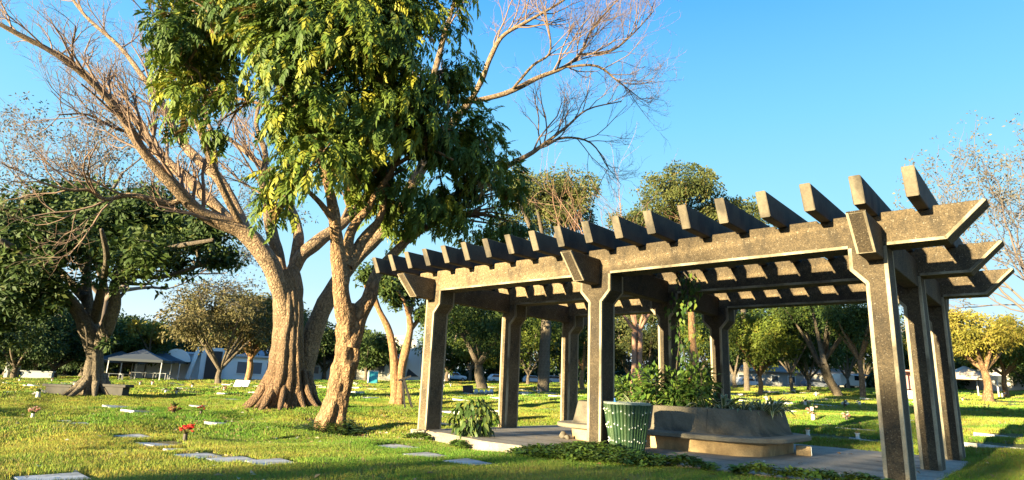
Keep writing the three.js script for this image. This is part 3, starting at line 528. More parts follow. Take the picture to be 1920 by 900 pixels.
{ // broad dark tree at the left
  const t = thing('broad_tree', 'broad dense dark green tree with black limbs and a rooted trunk at far left', 'tree', BROAD);
  const d0 = depthOf(BROAD), mpp = d0 / F, R = rng(3003), L = (pts) => pxLimb(d0, pts).map((p) => p.sub(BROAD));
  const fl = (a, tt, c) => 1 + lerp(0.25, 0.08, clamp(c.y / 2.5, 0, 1)) * Math.sin(a * 6 + c.y) + 0.12 * nz(Math.cos(a) * 2, c.y * 2, Math.sin(a) * 2);
  add('trunk', tube(L([[170, 765], [171, 740], [174, 710], [177, 680], [178, 650], [180, 630]]), [27, 19, 14.5, 13.5, 14.5, 17].map((r) => r * mpp), 28, fl, 6), M.barkDark, t);
  for (let i = 0; i < 10; i++) { const a = i / 10 * 6.283 + 0.4 * R(), r = lerp(1.2, 2.1, R()), c = V(Math.cos(a), 0, Math.sin(a)), p = [[0.25, 1.3], [0.45, 0.55], [0.7, 0.2], [1, -0.12]].map(([k, y]) => { const q = c.clone().multiplyScalar(r * k); q.y = y + (k > 0.3 ? terrain(BROAD.x + q.x, BROAD.z + q.z) - BROAD.y : 0); return q; }); add('root', tube(p, [0.16, 0.18, 0.13, 0.05], 8, lumpy(0.3, 1.4, i), 4), M.barkDark, t); }
  const limbs = [
    [[[178, 650], [160, 610, -0.6], [140, 575, -1], [105, 530, -2], [55, 480, -3], [0, 450, -4]], 16, 4], [[[178, 650], [168, 590, 0.5], [162, 530, 1], [166, 460, 1.5], [150, 400, 2]], 15, 3],
    [[[180, 648], [203, 612, -0.5], [214, 570, -1], [216, 530, -1.4], [250, 500, -2], [320, 465, -3], [400, 450, -4]], 14, 3], [[[160, 560, 0.5], [100, 500, 2], [30, 470, 3.5], [-60, 460, 5]], 9, 3],
    [[[214, 545, -1], [230, 480, 0.5], [270, 420, 2], [300, 390, 3]], 8, 2.5], [[[178, 600, 0], [190, 540, -2], [200, 480, -4], [190, 430, -5]], 9, 3], [[[240, 510, -2], [300, 520, -1], [370, 500, 0], [420, 490, 1]], 6, 2], [[[130, 560, -1], [70, 560, -2], [10, 545, -3]], 7, 2.5],
  ];
  for (const [pts, ra, rz] of limbs) add('branch', tube(L(pts), [ra, lerp(ra, rz, 0.6), rz].map((r) => r * mpp), 10, lumpy(0.25, 1.4, ra), 4), M.barkDark, t);
  const B = [[60, 420, 85, 0], [150, 400, 85, 1.5], [240, 410, 80, 0], [320, 430, 70, 1], [390, 440, 58, 0], [420, 480, 34, -1], [20, 480, 90, -2], [100, 480, 75, -3], [-60, 450, 110, 1], [180, 460, 70, 3], [270, 470, 62, -3], [340, 490, 46, 1], [40, 560, 60, -3], [-20, 590, 70, -2], [90, 560, 42, -3], [300, 540, 24, 0], [230, 560, 20, 0], [200, 640, 14, -0.8], [160, 650, 14, -0.8], [180, 380, 60, 4], [280, 385, 50, 3], [100, 380, 60, 4], [200, 520, 30, -3]]
    .map(([x, y, r, dd]) => ({ c: at(x, y, d0 + dd).sub(BROAD), r: r * mpp }));
  const ends = limbs.flatMap(([pts]) => L(pts).slice(2));
  B.forEach((b) => { const s = ends.reduce((m, e) => (e.distanceTo(b.c) < m.distanceTo(b.c) ? e : m)); for (let k = 0; k < 2; k++) { const e = b.c.clone().add(V(R() - 0.5, R() - 0.4, R() - 0.5).multiplyScalar(b.r)), m = s.clone().lerp(e, 0.5).add(V(R() - 0.5, R() - 0.2, R() - 0.5)); add('bough', tube([s, m, e], [0.10, 0.07, 0.02], 6, null, 3), M.barkDark, t); } });
  instanced('crown', clumpA, M.leaf, foliage(B, 5600, R, { shell: 0.8, gap: 0.12, size: [0.7, 1.25], tint: green([0.03, 0.06, 0.014], [0.065, 0.105, 0.021], [0.12, 0.13, 0.02], 0.12), freq: 0.6, droop: -0.1, flat: 0.8 }), t);
}

// trees farther off: trunk, limbs to every lobe, clumped crown
function farTree({ px, dist, top, half, cb, r = 6, n = 1200, tint = 'mid', label, name = 'tree', group, lobes = 22, cx = 0, flat = 0.75, lean = 0, bark = M.barkDark, seed, gap = 0.08, fork = 0.45, size = 1, stems = 1, shell = 0.75 }) {
  const base = away(px, dist), t = thing(name, label, 'tree', base, 0, group), R = rng(seed ?? Math.round(px * 13 + dist * 7)), d0 = depthOf(base), mpp = d0 / F;
  const side = rdir, back = fdir, up = (y) => { const q = toPx(base); return (q[1] - y) * mpp; };
  const H = up(top), C0 = up(cb), hw = half * mpp * 1.4, cen = V(0, (H + C0) / 2, 0).addScaledVector(side, cx * mpp), B = [];
  for (let i = 0; i < lobes; i++) {
    const a = i * 2.4 + R(), rad = Math.sqrt((i + 0.5) / lobes) * 0.8, y = (R() * 2 - 1) * 0.7 * Math.sqrt(Math.max(0, 1 - rad * rad));
    B.push({ c: cen.clone().addScaledVector(side, Math.cos(a) * rad * hw).addScaledVector(back, Math.sin(a) * rad * hw).add(V(0, y * (H - C0) / 2, 0)), r: Math.min(hw * 0.36, (H - C0) * 0.42) * lerp(0.75, 1.2, R()) });
  }
  const fy = Math.max(C0 * fork * 1.6, H * 0.12), fp = V(0, fy, 0).addScaledVector(side, lean * mpp), rr = r * mpp * 0.7;
  for (let k = 0; k < stems; k++) {
    const o = stems > 1 ? V(R() - 0.5, 0, R() - 0.5).multiplyScalar(rr * 6) : V(), f = fp.clone().addScaledVector(o, 3);
    add('trunk', tube([o.clone().add(V(0, -0.3, 0)), o.clone().add(V(0, 0.25, 0)), o.clone().lerp(f, 0.5).add(V(rr * (R() - 0.5), 0, rr * (R() - 0.5))), f], [rr * 1.5, rr * 1.15, rr, rr * 0.85], 10, lumpy(0.25, 1, px), 4), bark, t);
    if (stems > 1) add('branch', tube([f, f.clone().lerp(B[k % lobes].c, 0.5), B[k % lobes].c], [rr * 0.85, rr * 0.5, rr * 0.2], 6, null, 3), bark, t);
  }
  const nl = Math.min(lobes, 8);
  for (let i = 0; i < nl; i++) { const b = B[lobes - 1 - i], m = fp.clone().lerp(b.c, 0.5).add(V(R() - 0.5, R() - 0.1, R() - 0.5).multiplyScalar(hw * 0.14)); add('branch', tube([fp.clone(), m, b.c], [rr * 0.62, rr * 0.42, rr * 0.14], 6, lumpy(0.2, 1, i), 4), bark, t); }
  instanced('crown', dist > 50 ? clumpB : clumpA, M.leaf, foliage(B, Math.round(n * 1.5), R, { shell, gap: gap + 0.05, size: [0.8 * size * mpp / 0.055, 1.6 * size * mpp / 0.055], tint: TINT[tint], freq: 0.12 / mpp * 0.25, flat }), t);
  return t;
}
// trees with thin or bare crowns: limbs that branch again and again, a few leaves on the tips
function twiggyTree({ px, dist, top, r = 8, limbs = 6, spread = 0.9, tint = 'dusk', leaves = 1, label, seed, bark = M.twigPale, lean = V(), fork = 0.28, stems = 1, kids = [3, 4, 4], span = 0.42, size = 0.8 }) {
  const base = away(px, dist), t = thing('sparse_tree', label, 'tree', base), R = rng(seed), mpp = depthOf(base) / F, H = (toPx(base)[1] - top) * mpp, rr = r * mpp;
  const f = V(0, H * fork, 0).add(lean), out = [], tips = [];
  for (let k = 0; k < stems; k++) { const o = stems > 1 ? V(R() - 0.5, 0, R() - 0.5).multiplyScalar(1.2) : V(); add('trunk', tube([o.clone().add(V(0, -0.3, 0)), o.clone().lerp(f, 0.5).add(V(0.3 * (R() - 0.5), 0, 0.3 * (R() - 0.5))), f.clone().addScaledVector(o, 0.8)], [rr * 1.5, rr, rr * 0.8], 8, lumpy(0.25, 1, px), 4), bark, t); }
  for (let i = 0; i < limbs; i++) { const a = i / limbs * 6.283 + R(), e = spread * lerp(0.5, 1.1, R()); grow(out, tips, f.clone().add(V(0, -0.1 * H * fork * R(), 0)), V(Math.cos(a) * Math.sin(e), Math.cos(e), Math.sin(a) * Math.sin(e)), H * span * lerp(0.8, 1.2, R()), rr * 0.6, kids.length, R, { kids, angle: [0.3, 0.8], ratio: [0.5, 0.75], bend: 0.5, rise: 0.25, rmin: 0.016, steps: 5 }); }
  add('branches', merged(out), bark, t, 'stuff');
  if (leaves > 0) { const items = []; for (const [p] of tips) for (let k = 0; k < leaves; k++) if (R() < 0.75) { const s = size * lerp(0.7, 1.3, R()); items.push({ p: p.clone().add(V(R() - 0.5, R() - 0.5, R() - 0.5)), q: aim(V(R() - 0.5, R() - 0.5, R() - 0.5)), s: V(s, s, s), c: TINT[tint](p, R) }); } instanced('leaves', clumpB, M.leaf, items, t); }
}
twiggyTree({ px: 168, dist: 56, top: 120, r: 9, limbs: 8, spread: 1.05, tint: 'dusk', leaves: 2, seed: 4101, label: 'tall pale almost leafless tree rising behind the broad dark tree at left', kids: [4, 4, 4, 3], span: 0.36, fork: 0.30, size: 0.85 });
twiggyTree({ px: 1195, dist: 52, top: 345, r: 5, limbs: 8, spread: 0.55, tint: 'dusk', leaves: 1, seed: 4202, label: 'several-stemmed thin tree with reddish trunks seen through the arbour behind the planter', stems: 4, bark: std({ color: lin(0.27, 0.15, 0.10) }), span: 0.46, fork: 0.3, size: 0.4 });
twiggyTree({ px: 2010, dist: 34, top: 225, r: 5, limbs: 9, spread: 0.75, tint: 'dusk', leaves: 3, seed: 4303, label: 'thin-leaved grey tree whose branches reach in at the right edge of the view', span: 0.40, fork: 0.3, kids: [4, 4, 4], size: 0.55 });
{ // slim forked pair of stems
  const t = thing('slim_tree', 'slim tree of two pale forking stems with few leaves, left of the arbour', 'tree', SLIM), d0 = depthOf(SLIM), mpp = d0 / F, R = rng(55), L = (pts) => pxLimb(d0, pts).map((p) => p.sub(SLIM));
  for (const [pts, r] of [[[[737, 775], [741, 745], [740, 700], [737, 660], [730, 622], [718, 596], [708, 575], [700, 545]], [15, 9, 8, 7, 6, 5, 4]], [[[748, 775], [750, 740], [751, 705], [758, 668], [766, 635], [769, 612], [766, 585]], [13, 9, 8, 8, 7, 6, 5]]]) add('trunk', tube(L(pts), r.map((x) => x * mpp), 10, lumpy(0.2, 1.5, pts[0][0]), 4), M.barkPale, t);
  for (const pts of [[[768, 620], [782, 603, 0.3], [793, 585, 0.5], [800, 560, 0.8]], [[766, 590], [758, 565, -0.4], [745, 545, -0.7]], [[767, 590], [776, 560, 0.5], [780, 530, 1]], [[708, 575], [690, 548, 0.4], [680, 520, 0.8]]]) add('branch', tube(L(pts), [5 * mpp, 2 * mpp], 7, null, 3), M.barkPale, t);
  const B = [[745, 560, 26, 0], [772, 555, 26, 0.5], [730, 545, 22, -0.6], [790, 585, 18, 0.3], [760, 525, 30, 0.4], [720, 520, 26, 0.8], [752, 590, 12, 0], [690, 515, 24, 0.6]].map(([x, y, r, dd]) => ({ c: at(x, y, d0 + dd).sub(SLIM), r: r * mpp }));
  instanced('crown', clumpA, M.leaf, foliage(B, 520, R, { shell: 0.9, gap: 0.02, size: [0.55, 0.9], tint: TINT.mid, freq: 0.9 }), t);
}
const FAR = [
  { px: 22, dist: 92, top: 545, half: 80, cb: 690, r: 7, n: 1500, tint: 'dark', label: 'dark leafy tree at the left edge, half hidden by the broad tree' },
  { px: 96, dist: 98, top: 560, half: 66, cb: 694, r: 7, n: 1300, tint: 'dark', label: 'dark leafy tree just left of the broad tree trunk, in its shade' },
  { px: 150, dist: 108, top: 575, half: 60, cb: 696, r: 7, n: 1200, tint: 'dark', label: 'dark leafy tree straight behind the broad tree trunk' },
  { px: -70, dist: 96, top: 540, half: 75, cb: 690, r: 7, n: 1200, tint: 'dark', label: 'dark leafy tree beyond the left edge of the view' },
  { px: 222, dist: 100, top: 596, half: 60, cb: 680, r: 6, n: 1200, tint: 'mid', label: 'leafy green tree behind the left end of the grey canopy tents' },
  { px: 268, dist: 96, top: 598, half: 26, cb: 640, r: 3, n: 420, tint: 'gold', label: 'slim tree with a small golden crown behind the grey canopy tents', lobes: 5 },
  { px: 312, dist: 116, top: 618, half: 50, cb: 690, r: 6, n: 1000, tint: 'dark', label: 'dark tree between the grey canopy tents and the white hall' },
  { px: 408, dist: 76, top: 542, half: 92, cb: 665, r: 7, n: 1700, tint: 'tan', label: 'brownish thin-crowned tree with a dark forked trunk in front of the white hall', lobes: 13, gap: 0.16, fork: 0.3 },
  { px: 463, dist: 82, top: 548, half: 62, cb: 655, r: 8, n: 900, tint: 'olive', bark: M.barkPale, label: 'olive tree with a pale knotted trunk left of the bare tree', lobes: 10 },
  { px: 505, dist: 104, top: 545, half: 50, cb: 692, r: 6, n: 900, tint: 'dark', label: 'dark green tree directly behind the bare tree trunk' },
  { px: 606, dist: 106, top: 590, half: 48, cb: 694, r: 6, n: 900, tint: 'dark', label: 'green tree seen between the bare tree and the leafy tree trunks' },
  { px: 684, dist: 100, top: 622, half: 38, cb: 690, r: 4, n: 800, tint: 'mid', label: 'round green tree behind the teal booth, right of the leafy trunk' },
  { px: 905, dist: 64, top: 520, half: 88, cb: 668, r: 13, n: 1900, tint: 'mid', lean: -10, label: 'dark-trunked leaning tree seen between the first two left posts of the arbour', lobes: 13 },
  { px: 894, dist: 98, top: 636, half: 30, cb: 692, r: 4, n: 380, tint: 'lime', bark: M.barkPale, label: 'small pale forked tree behind the leaning dark trunk', fork: 0.6, lobes: 5 },
  { px: 838, dist: 104, top: 560, half: 50, cb: 700, r: 5, n: 900, tint: 'mid', label: 'green tree behind the white car, right of the front left post' },
  { px: 958, dist: 100, top: 545, half: 50, cb: 700, r: 5, n: 900, tint: 'mid', label: 'green tree behind the second left post of the arbour' },
  { px: 1018, dist: 62, top: 288, half: 88, cb: 450, r: 14, n: 2600, tint: 'olive', cx: -6, label: 'very tall olive-brown tree whose crown rises above the left half of the rafters', lobes: 14, gap: 0.14, fork: 0.5 },
  { px: 990, dist: 92, top: 575, half: 42, cb: 702, r: 4, n: 700, tint: 'lime', label: 'yellow-green tree left of the tall rooted trunk, far behind the arbour' },
  { px: 1052, dist: 96, top: 550, half: 42, cb: 700, r: 4, n: 700, tint: 'mid', label: 'green tree right of the tall rooted trunk, far behind the arbour' },
  { px: 1092, dist: 70, top: 560, half: 40, cb: 680, r: 6, n: 600, tint: 'mid', bark: M.barkPale, label: 'tree with a pale trunk beside the third left post of the arbour' },
  { px: 1298, dist: 54, top: 322, half: 108, cb: 440, r: 10, n: 2500, tint: 'olive', bark: M.barkPale, cx: -20, flat: 0.5, label: 'tall pale-stemmed tree behind the middle posts, its crown above the arbour', lobes: 14, gap: 0.14, fork: 0.4 },
  { px: 1400, dist: 78, top: 372, half: 70, cb: 480, r: 7, n: 900, tint: 'olive', label: 'tall tree whose low crown shows above the rafters right of the pale-stemmed one', lobes: 9, gap: 0.12 },
  { px: 1335, dist: 98, top: 560, half: 46, cb: 705, r: 4, n: 800, tint: 'lime', label: 'light green tree behind the planter, left of the rear middle post' },
  { px: 1215, dist: 96, top: 545, half: 40, cb: 700, r: 4, n: 600, tint: 'olive', label: 'olive tree far behind the thin reddish stems' },
  { px: 1425, dist: 66, top: 578, half: 50, cb: 692, r: 6, n: 1200, tint: 'lime', bark: M.barkPale, label: 'bright yellow-green tree right of the rear middle post' },
  { px: 1378, dist: 92, top: 540, half: 46, cb: 708, r: 5, n: 900, tint: 'dark', label: 'dark tree behind and left of the bright yellow-green one' },
  { px: 1484, dist: 82, top: 545, half: 56, cb: 690, r: 4, n: 1000, tint: 'dark', label: 'thin dark-trunked tree right of the bright yellow-green one' },
  { px: 1516, dist: 86, top: 590, half: 44, cb: 706, r: 5, n: 700, tint: 'mid', label: 'small green tree between the thin dark trunk and the leaning tree' },
  { px: 1566, dist: 66, top: 520, half: 84, cb: 668, r: 9, n: 1700, tint: 'mid', lean: -26, label: 'leaning double-trunked tree seen left of the front right post', lobes: 12, stems: 2 },
  { px: 1590, dist: 100, top: 600, half: 34, cb: 705, r: 4, n: 500, tint: 'lime', label: 'small yellow-green tree behind the white van' },
  { px: 1616, dist: 62, top: 560, half: 46, cb: 650, r: 7, n: 500, tint: 'mid', bark: M.barkLeafy, label: 'reddish-trunked thin tree just left of the front right post', gap: 0.16 },
  { px: 1849, dist: 62, top: 584, half: 92, cb: 668, r: 10, n: 1900, tint: 'gold', bark: M.barkLeafy, label: 'golden flat-topped tree with a forked orange trunk at right', lobes: 20, flat: 0.6, gap: 0.18, fork: 0.42 },
  { px: 1885, dist: 74, top: 622, half: 56, cb: 690, r: 6, n: 800, tint: 'lime', bark: M.barkPale, label: 'low yellow-green tree with a pale forked trunk at the right edge' },
  { px: 1790, dist: 100, top: 628, half: 58, cb: 715, r: 6, n: 1000, tint: 'dark', label: 'dark tree behind the beige tent' },
  { px: 1850, dist: 106, top: 640, half: 56, cb: 720, r: 6, n: 1000, tint: 'dark', label: 'dark tree behind the golden one' },
  { px: 1935, dist: 98, top: 630, half: 60, cb: 718, r: 6, n: 1000, tint: 'dark', label: 'dark tree at the right edge, behind the low yellow-green one' },
  { px: 1700, dist: 104, top: 580, half: 50, cb: 715, r: 5, n: 700, tint: 'mid', label: 'green tree in the gap between the right-hand posts' },
];
const BELT = [[-45, 560, 'dark', 'the left edge of the view'], [5, 575, 'dark', 'the white monument'], [60, 570, 'dark', 'the gap left of the broad trunk'], [118, 575, 'dark', 'the left stone bench'], [196, 590, 'dark', 'the broad tree trunk, at its right'], [242, 600, 'mid', 'the first grey tent'], [288, 610, 'dark', 'the bluish tent'], [345, 590, 'dark', 'the white hall'], [392, 600, 'mid', 'the white hall, in its middle'], [440, 585, 'dark', 'the white hall, farther right'], [548, 590, 'mid', 'the bare tree, right side of its trunk'], [640, 640, 'mid', 'the leafy tree trunk'], [735, 668, 'lime', 'the slim forked tree, low and yellowish'], [776, 662, 'mid', 'the vaulted hall'], [880, 560, 'dark', 'the leaning dark trunk'], [930, 570, 'dark', 'the second left post'], [1010, 560, 'dark', 'the silver cars'], [1080, 560, 'dark', 'the third left post'], [1140, 560, 'dark', 'the front middle post'], [1180, 570, 'olive', 'the reddish stems'], [1260, 560, 'dark', 'the climbing vine'], [1310, 565, 'mid', 'the inner rear post'], [1450, 565, 'mid', 'the bright yellow-green tree, to its right'], [1540, 570, 'dark', 'the leaning tree'], [1620, 570, 'dark', 'the reddish-trunked tree'], [1750, 600, 'dark', 'the right-hand posts']];
for (const [px, top, tint, w] of BELT) FAR.push({ px, dist: 122 + (px % 7) * 2, top: top - (px * 37 % 30), half: 46, cb: 708, r: 5, n: 620, tint, label: `distant ${{ dark: 'dark green', mid: 'green', lime: 'yellowish', olive: 'olive' }[tint]} tree in the far belt behind ${w}`, group: 'far belt of trees', name: 'belt_tree' });
FAR.forEach(farTree);
{ // the wood that closes the view beyond them all
  const R = rng(4999), items = [];
  for (let i = 0; i < 5200; i++) { const px = lerp(-260, 2180, R()), p = away(px, lerp(138, 165, R())), s = lerp(3.2, 6.5, R()); p.y += (1 + 5.2 * R() ** 1.3) * (0.75 + 0.5 * nz(px * 0.012, 3)); items.push({ p, q: aim(V(R() - 0.5, R() - 0.5, R() - 0.5)), s: V(s, s, s), c: TINT[nz(px * 0.02, 9) > 0.1 ? 'mid' : 'dark'](p, R) }); }
  tag(instanced('far_wood', clumpB, M.leaf, items), 'dark green far wood closing the view beyond the lawn', 'wood');
}

// ------------------------------------------------------------------ trees behind the viewer, whose long shade lies over the foreground
[[3.2, 50, 6.9, 2.4, 260], [5.9, 54, 10.8, 4.2, 430], [13.5, 50, 6.0, 2.9, 500], [19, 54, 5.9, 3, 450], [-19, 62, 7.2, 2.4, 420], [-30, 70, 8.6, 3.0, 420]].forEach(([x, z, h, w, n], i) => {
  const t = thing('tree', ['small dense leafy tree behind the viewer', 'tall thin-crowned tree behind the viewer', 'low wide tree behind the viewer, nearer of two at right', 'low wide tree behind the viewer, farther of two at right', 'thin tree behind the viewer at left, nearer of two', 'thin tree behind the viewer at left, farther of two'][i], 'tree', V(x, terrain(x, z), z)), R = rng(7000 + i), B = [];
  add('trunk', tube([V(0, -0.3, 0), V(0.1, 1.5, 0), V(0, 3, 0.1), V(0, h * 0.7, 0)], [0.34, 0.22, 0.18, 0.08], 8, lumpy(0.2, 1, i), 3), M.barkDark, t);
  for (let k = 0; k < 9; k++) { const a = k * 2.4, q = Math.sqrt((k + 0.5) / 9) * 0.7 * w; const c = V(Math.cos(a) * q, h - 1.1 - (h > 10 ? 5.4 : 2.4) * R(), Math.sin(a) * q); B.push({ c, r: (h > 10 ? 1.7 : 1.15) * lerp(0.8, 1.1, R()) }); add('branch', tube([V(0, 2.6, 0), c.clone().lerp(V(0, 3, 0), 0.4), c], [0.1, 0.07, 0.03], 6, null, 3), M.barkDark, t); }
  instanced('crown', clumpA, M.leaf, foliage(B, n, R, { shell: 0.9, gap: 0.1, size: [0.8, 1.2], tint: TINT.mid, freq: 0.8 }), t);
});

// ------------------------------------------------------------------ grave markers and what stands on them
const GRAVES = []; // [x, z, half x, half z] kept clear of grass
function marker(p, w, d, label, group, turn = 0, mat = M.stone) {
  const m = tag(add('grave_marker', boxUV(rb(w, 0.16, d, 0, 0, 0, 0.012)), mat), label, 'grave marker', group);
  const e = 0.4, nx = (terrain(p.x + e, p.z) - terrain(p.x - e, p.z)) / (2 * e), n2 = (terrain(p.x, p.z + e) - terrain(p.x, p.z - e)) / (2 * e);
  m.position.copy(p); m.position.y += -0.062; m.rotation.set(Math.atan(n2), turn, -Math.atan(nx), 'YXZ'); GRAVES.push([p.x, p.z, w / 2 + 0.08, d / 2 + 0.16]); return m;
}
for (const [x, y, w, d, label] of [
  [514, 869, 0.82, 0.66, 'pale flat grave marker at the right end of the sunlit row below the flowers'], [440, 864, 0.82, 0.66, 'pale flat grave marker in the middle of the sunlit row below the flowers'], [374, 856, 0.8, 0.62, 'pale flat grave marker at the left end of the sunlit row below the flowers'],
  [741, 839, 0.95, 0.7, 'grey flat grave marker nearest the plinth of the front left post'], [806, 856, 0.95, 0.7, 'grey flat grave marker in the middle of the three before the arbour'], [886, 870, 0.95, 0.66, 'grey flat grave marker nearest the viewer of the three before the arbour'],
  [303, 834, 1.05, 0.75, 'sunlit flat grave marker just left of the red flowers'], [243, 820, 1.0, 0.75, 'sunlit flat grave marker left of and behind the one by the red flowers'], [106, 902, 0.95, 0.72, 'grey grave marker cut by the lower edge of the view at left'], [335, 846, 0.6, 0.42, 'half overgrown grave marker behind the left end of the sunlit row'],
  [143, 797, 1.2, 0.8, 'pale grave marker on the left lawn, behind the band of shade'], [112, 793, 1.2, 0.8, 'pale grave marker left of another behind the band of shade'], [415, 794, 0.9, 0.7, 'small grave marker in the grass left of the bare tree roots'], [1562, 824, 1.3, 0.8, 'bluish white grave marker between two small vases, right of the planter'], [1607, 806, 1.3, 0.8, 'long white grave marker beyond the one with two vases'], [1632, 827, 1.1, 0.7, 'white grave marker half hidden by the front right post'],
]) marker(onGround(x, y), w, d, label);
{
  const R = rng(88), zone = (px, d) => `flat grave marker in the ${d < 30 ? 'nearer' : d < 48 ? 'middle' : 'farthest'} rows, ${px < 140 ? 'far left' : px < 440 ? 'between broad tree and bare tree' : px < 620 ? 'near the bare tree' : px < 800 ? 'between leafy tree and arbour' : px < 1130 ? 'through the left half of the arbour' : px < 1440 ? 'past the planter' : px < 1660 ? 'left of the front right post' : 'far right'}`;
  for (let gx = -60; gx < 44; gx += 3.1) for (let gz = -62; gz < 4; gz += 3.4) {
    const x = gx + 0.8 * (R() - 0.5), z = gz + 0.5 * (R() - 0.5), p = V(x, 0, z), keep = R(); p.y = terrain(x, z);
    const [px, py] = toPx(p), d = Math.hypot(x - EYE.x, z - EYE.z), w = lerp(1.1, 2.0, R()), dd = lerp(0.7, 1.0, R());
    if (keep > 0.42 || d < 19 || d > 78 || px < -20 || px > 1940 || (x > -2 && x < 13 && z > -9) || [BARE, LEAFY, BROAD, SLIM].some((t) => Math.hypot(x - t.x, z - t.z) < 3.2)) continue;
    if (GRAVES.some(([a, b]) => Math.hypot(a - x, b - z) < 2)) continue;
    marker(p, w, dd, zone(px, d), zone(px, d).replace('flat grave marker', 'flat grave markers'), 0);
  }
}
function vaseFlowers(p, name, label, { s = 1, petals, leaf = lin(0.06, 0.10, 0.02), vase = lin(0.05, 0.035, 0.03), n = 14, h = 0.34, seed = 1 }, group) {
  const t = thing(name, label, 'flowers', p, 0, group), R = rng(seed);
  add('vase', new THREE.LatheGeometry([[0.0, 0], [0.05, 0], [0.07, 0.1], [0.06, 0.2], [0.075, 0.24], [0.06, 0.23]].map(([x, y]) => new THREE.Vector2(x * s, y * s)), 10), std({ color: vase, roughness: 0.6 }), t);
  const fl = bladesGeo([...Array(9)].map((_, i) => { const a = i * 2.4; return { o: V(0, 0, 0), d: V(Math.cos(a), 0.35 + 0.09 * i, Math.sin(a)), s: V(-Math.sin(a), 0, Math.cos(a)), L: 0.085, w: 0.07, sag: -0.1 }; }));
  for (let i = 0; i < n; i++) { const a = R() * 6.28, q = 0.2 * Math.sqrt(R()) * s, y = (h + 0.16 * R() - 0.5 * q) * s, m = add('flower', fl, petals[i % petals.length], t); m.position.set(Math.cos(a) * q, y, Math.sin(a) * q); m.scale.setScalar(s * (0.8 + 0.5 * R())); m.rotation.set(0.6 * (R() - 0.5), a, 0.6 * (R() - 0.5)); }
  const lv = []; for (let i = 0; i < 12; i++) { const a = R() * 6.28; lv.push({ o: V(0, 0.2 * s, 0), d: V(Math.cos(a), 0.7 + R(), Math.sin(a)), s: V(-Math.sin(a), 0, Math.cos(a)), L: (0.2 + 0.16 * R()) * s, w: 0.05 * s, sag: 0.15 }); }
  add('leaves', bladesGeo(lv), leafMat(leaf), t, 'stuff');
}
const petal = (r, g, b) => leafMat(lin(r, g, b), 0.3, 0.8), RED = [petal(0.62, 0.035, 0.03), petal(0.72, 0.10, 0.06), petal(0.5, 0.02, 0.03)], PINK = [petal(0.62, 0.30, 0.24), petal(0.66, 0.42, 0.34)], WHITE = [petal(0.75, 0.72, 0.66)], DEAD = [petal(0.30, 0.12, 0.06), petal(0.34, 0.20, 0.08)];
vaseFlowers(onGround(346, 829), 'flower_arrangement', 'red flowers in a dark vase with yellowing leaves on the sunny lawn', { s: 0.78, petals: RED, leaf: lin(0.16, 0.15, 0.04), n: 18, seed: 3 });
vaseFlowers(onGround(60, 786), 'flower_arrangement', 'dusty pink flowers in a pale vase at the left edge of the lawn', { s: 0.8, petals: PINK, vase: lin(0.5, 0.46, 0.4), n: 16, seed: 4 });
vaseFlowers(onGround(376, 780), 'flower_arrangement', 'small rust red dried flowers left of the bare tree', { s: 0.7, petals: [RED[2], DEAD[0]], n: 10, seed: 5 });
vaseFlowers(onGround(325, 775), 'flower_arrangement', 'low heap of dried brown flowers left of the rust red ones', { s: 1.1, petals: DEAD, n: 14, h: 0.12, seed: 6 });
vaseFlowers(onGround(1588, 789), 'flower_arrangement', 'white and pink flowers on the lawn behind the long white grave marker', { s: 1.0, petals: [...WHITE, PINK[0]], n: 14, h: 0.2, seed: 7 });
vaseFlowers(onGround(1585, 764), 'flower_arrangement', 'white flowers on the bright lawn right of the planter', { s: 1.3, petals: WHITE, n: 12, h: 0.2, seed: 8 });
{ const R = rng(99), spots = [[262, 722], [285, 722], [97, 715], [165, 708], [36, 716], [310, 738], [360, 727], [640, 722], [664, 721], [668, 724], [420, 733], [330, 741], [1010, 739], [1000, 732], [845, 725], [832, 727], [1470, 741], [1490, 737], [1530, 743], [1655, 742], [1510, 762], [1438, 752], [1525, 790], [1612, 761], [1805, 752], [1880, 745], [1690, 764], [70, 748], [138, 727], [1523, 775]];
  spots.forEach(([x, y], i) => vaseFlowers(onGround(x, y), 'flower_bunch', `small pale bunch of flowers on a distant grave ${x < 200 ? 'at the far left' : x < 450 ? 'left of the bare tree' : x < 700 ? 'by the leafy tree' : x < 1100 ? 'behind the left posts' : x < 1640 ? 'right of the planter' : 'at the far right'}`, { s: lerp(0.9, 1.5, R()), petals: R() < 0.6 ? WHITE : PINK, vase: lin(0.5, 0.48, 0.44), n: 5, h: 0.2, seed: 200 + i }, 'pale flower bunches, ' + (x < 200 ? 'far left' : x < 450 ? 'left of the bare tree' : x < 700 ? 'by the leafy tree' : x < 1100 ? 'behind the left posts' : x < 1640 ? 'right of the planter' : 'far right'))); }
const G1 = onGround(1562, 824);
[[-0.75, 'left'], [0.72, 'right']].forEach(([dx, w]) => { const p = G1.clone().add(V(dx, 0.02, -0.15 * dx)); const t = thing('marker_vase', `small white vase at the ${w} end of the bluish white grave marker`, 'vase', p); add('vase_body', new THREE.LatheGeometry([[0, 0], [0.09, 0], [0.09, 0.06], [0.055, 0.09], [0.06, 0.2], [0.09, 0.24], [0.06, 0.235]].map(([x, y]) => new THREE.Vector2(x, y)), 12), std({ color: lin(0.6, 0.57, 0.5) }), t); add('dry_stems', bladesGeo([0, 1, 2, 3, 4].map((i) => ({ o: V(0, 0.2, 0), d: V(Math.cos(i * 1.3) * 0.5, 1, Math.sin(i * 1.3) * 0.5), s: V(1, 0, 0), L: 0.14, w: 0.03 }))), DEAD[1], t, 'stuff'); });

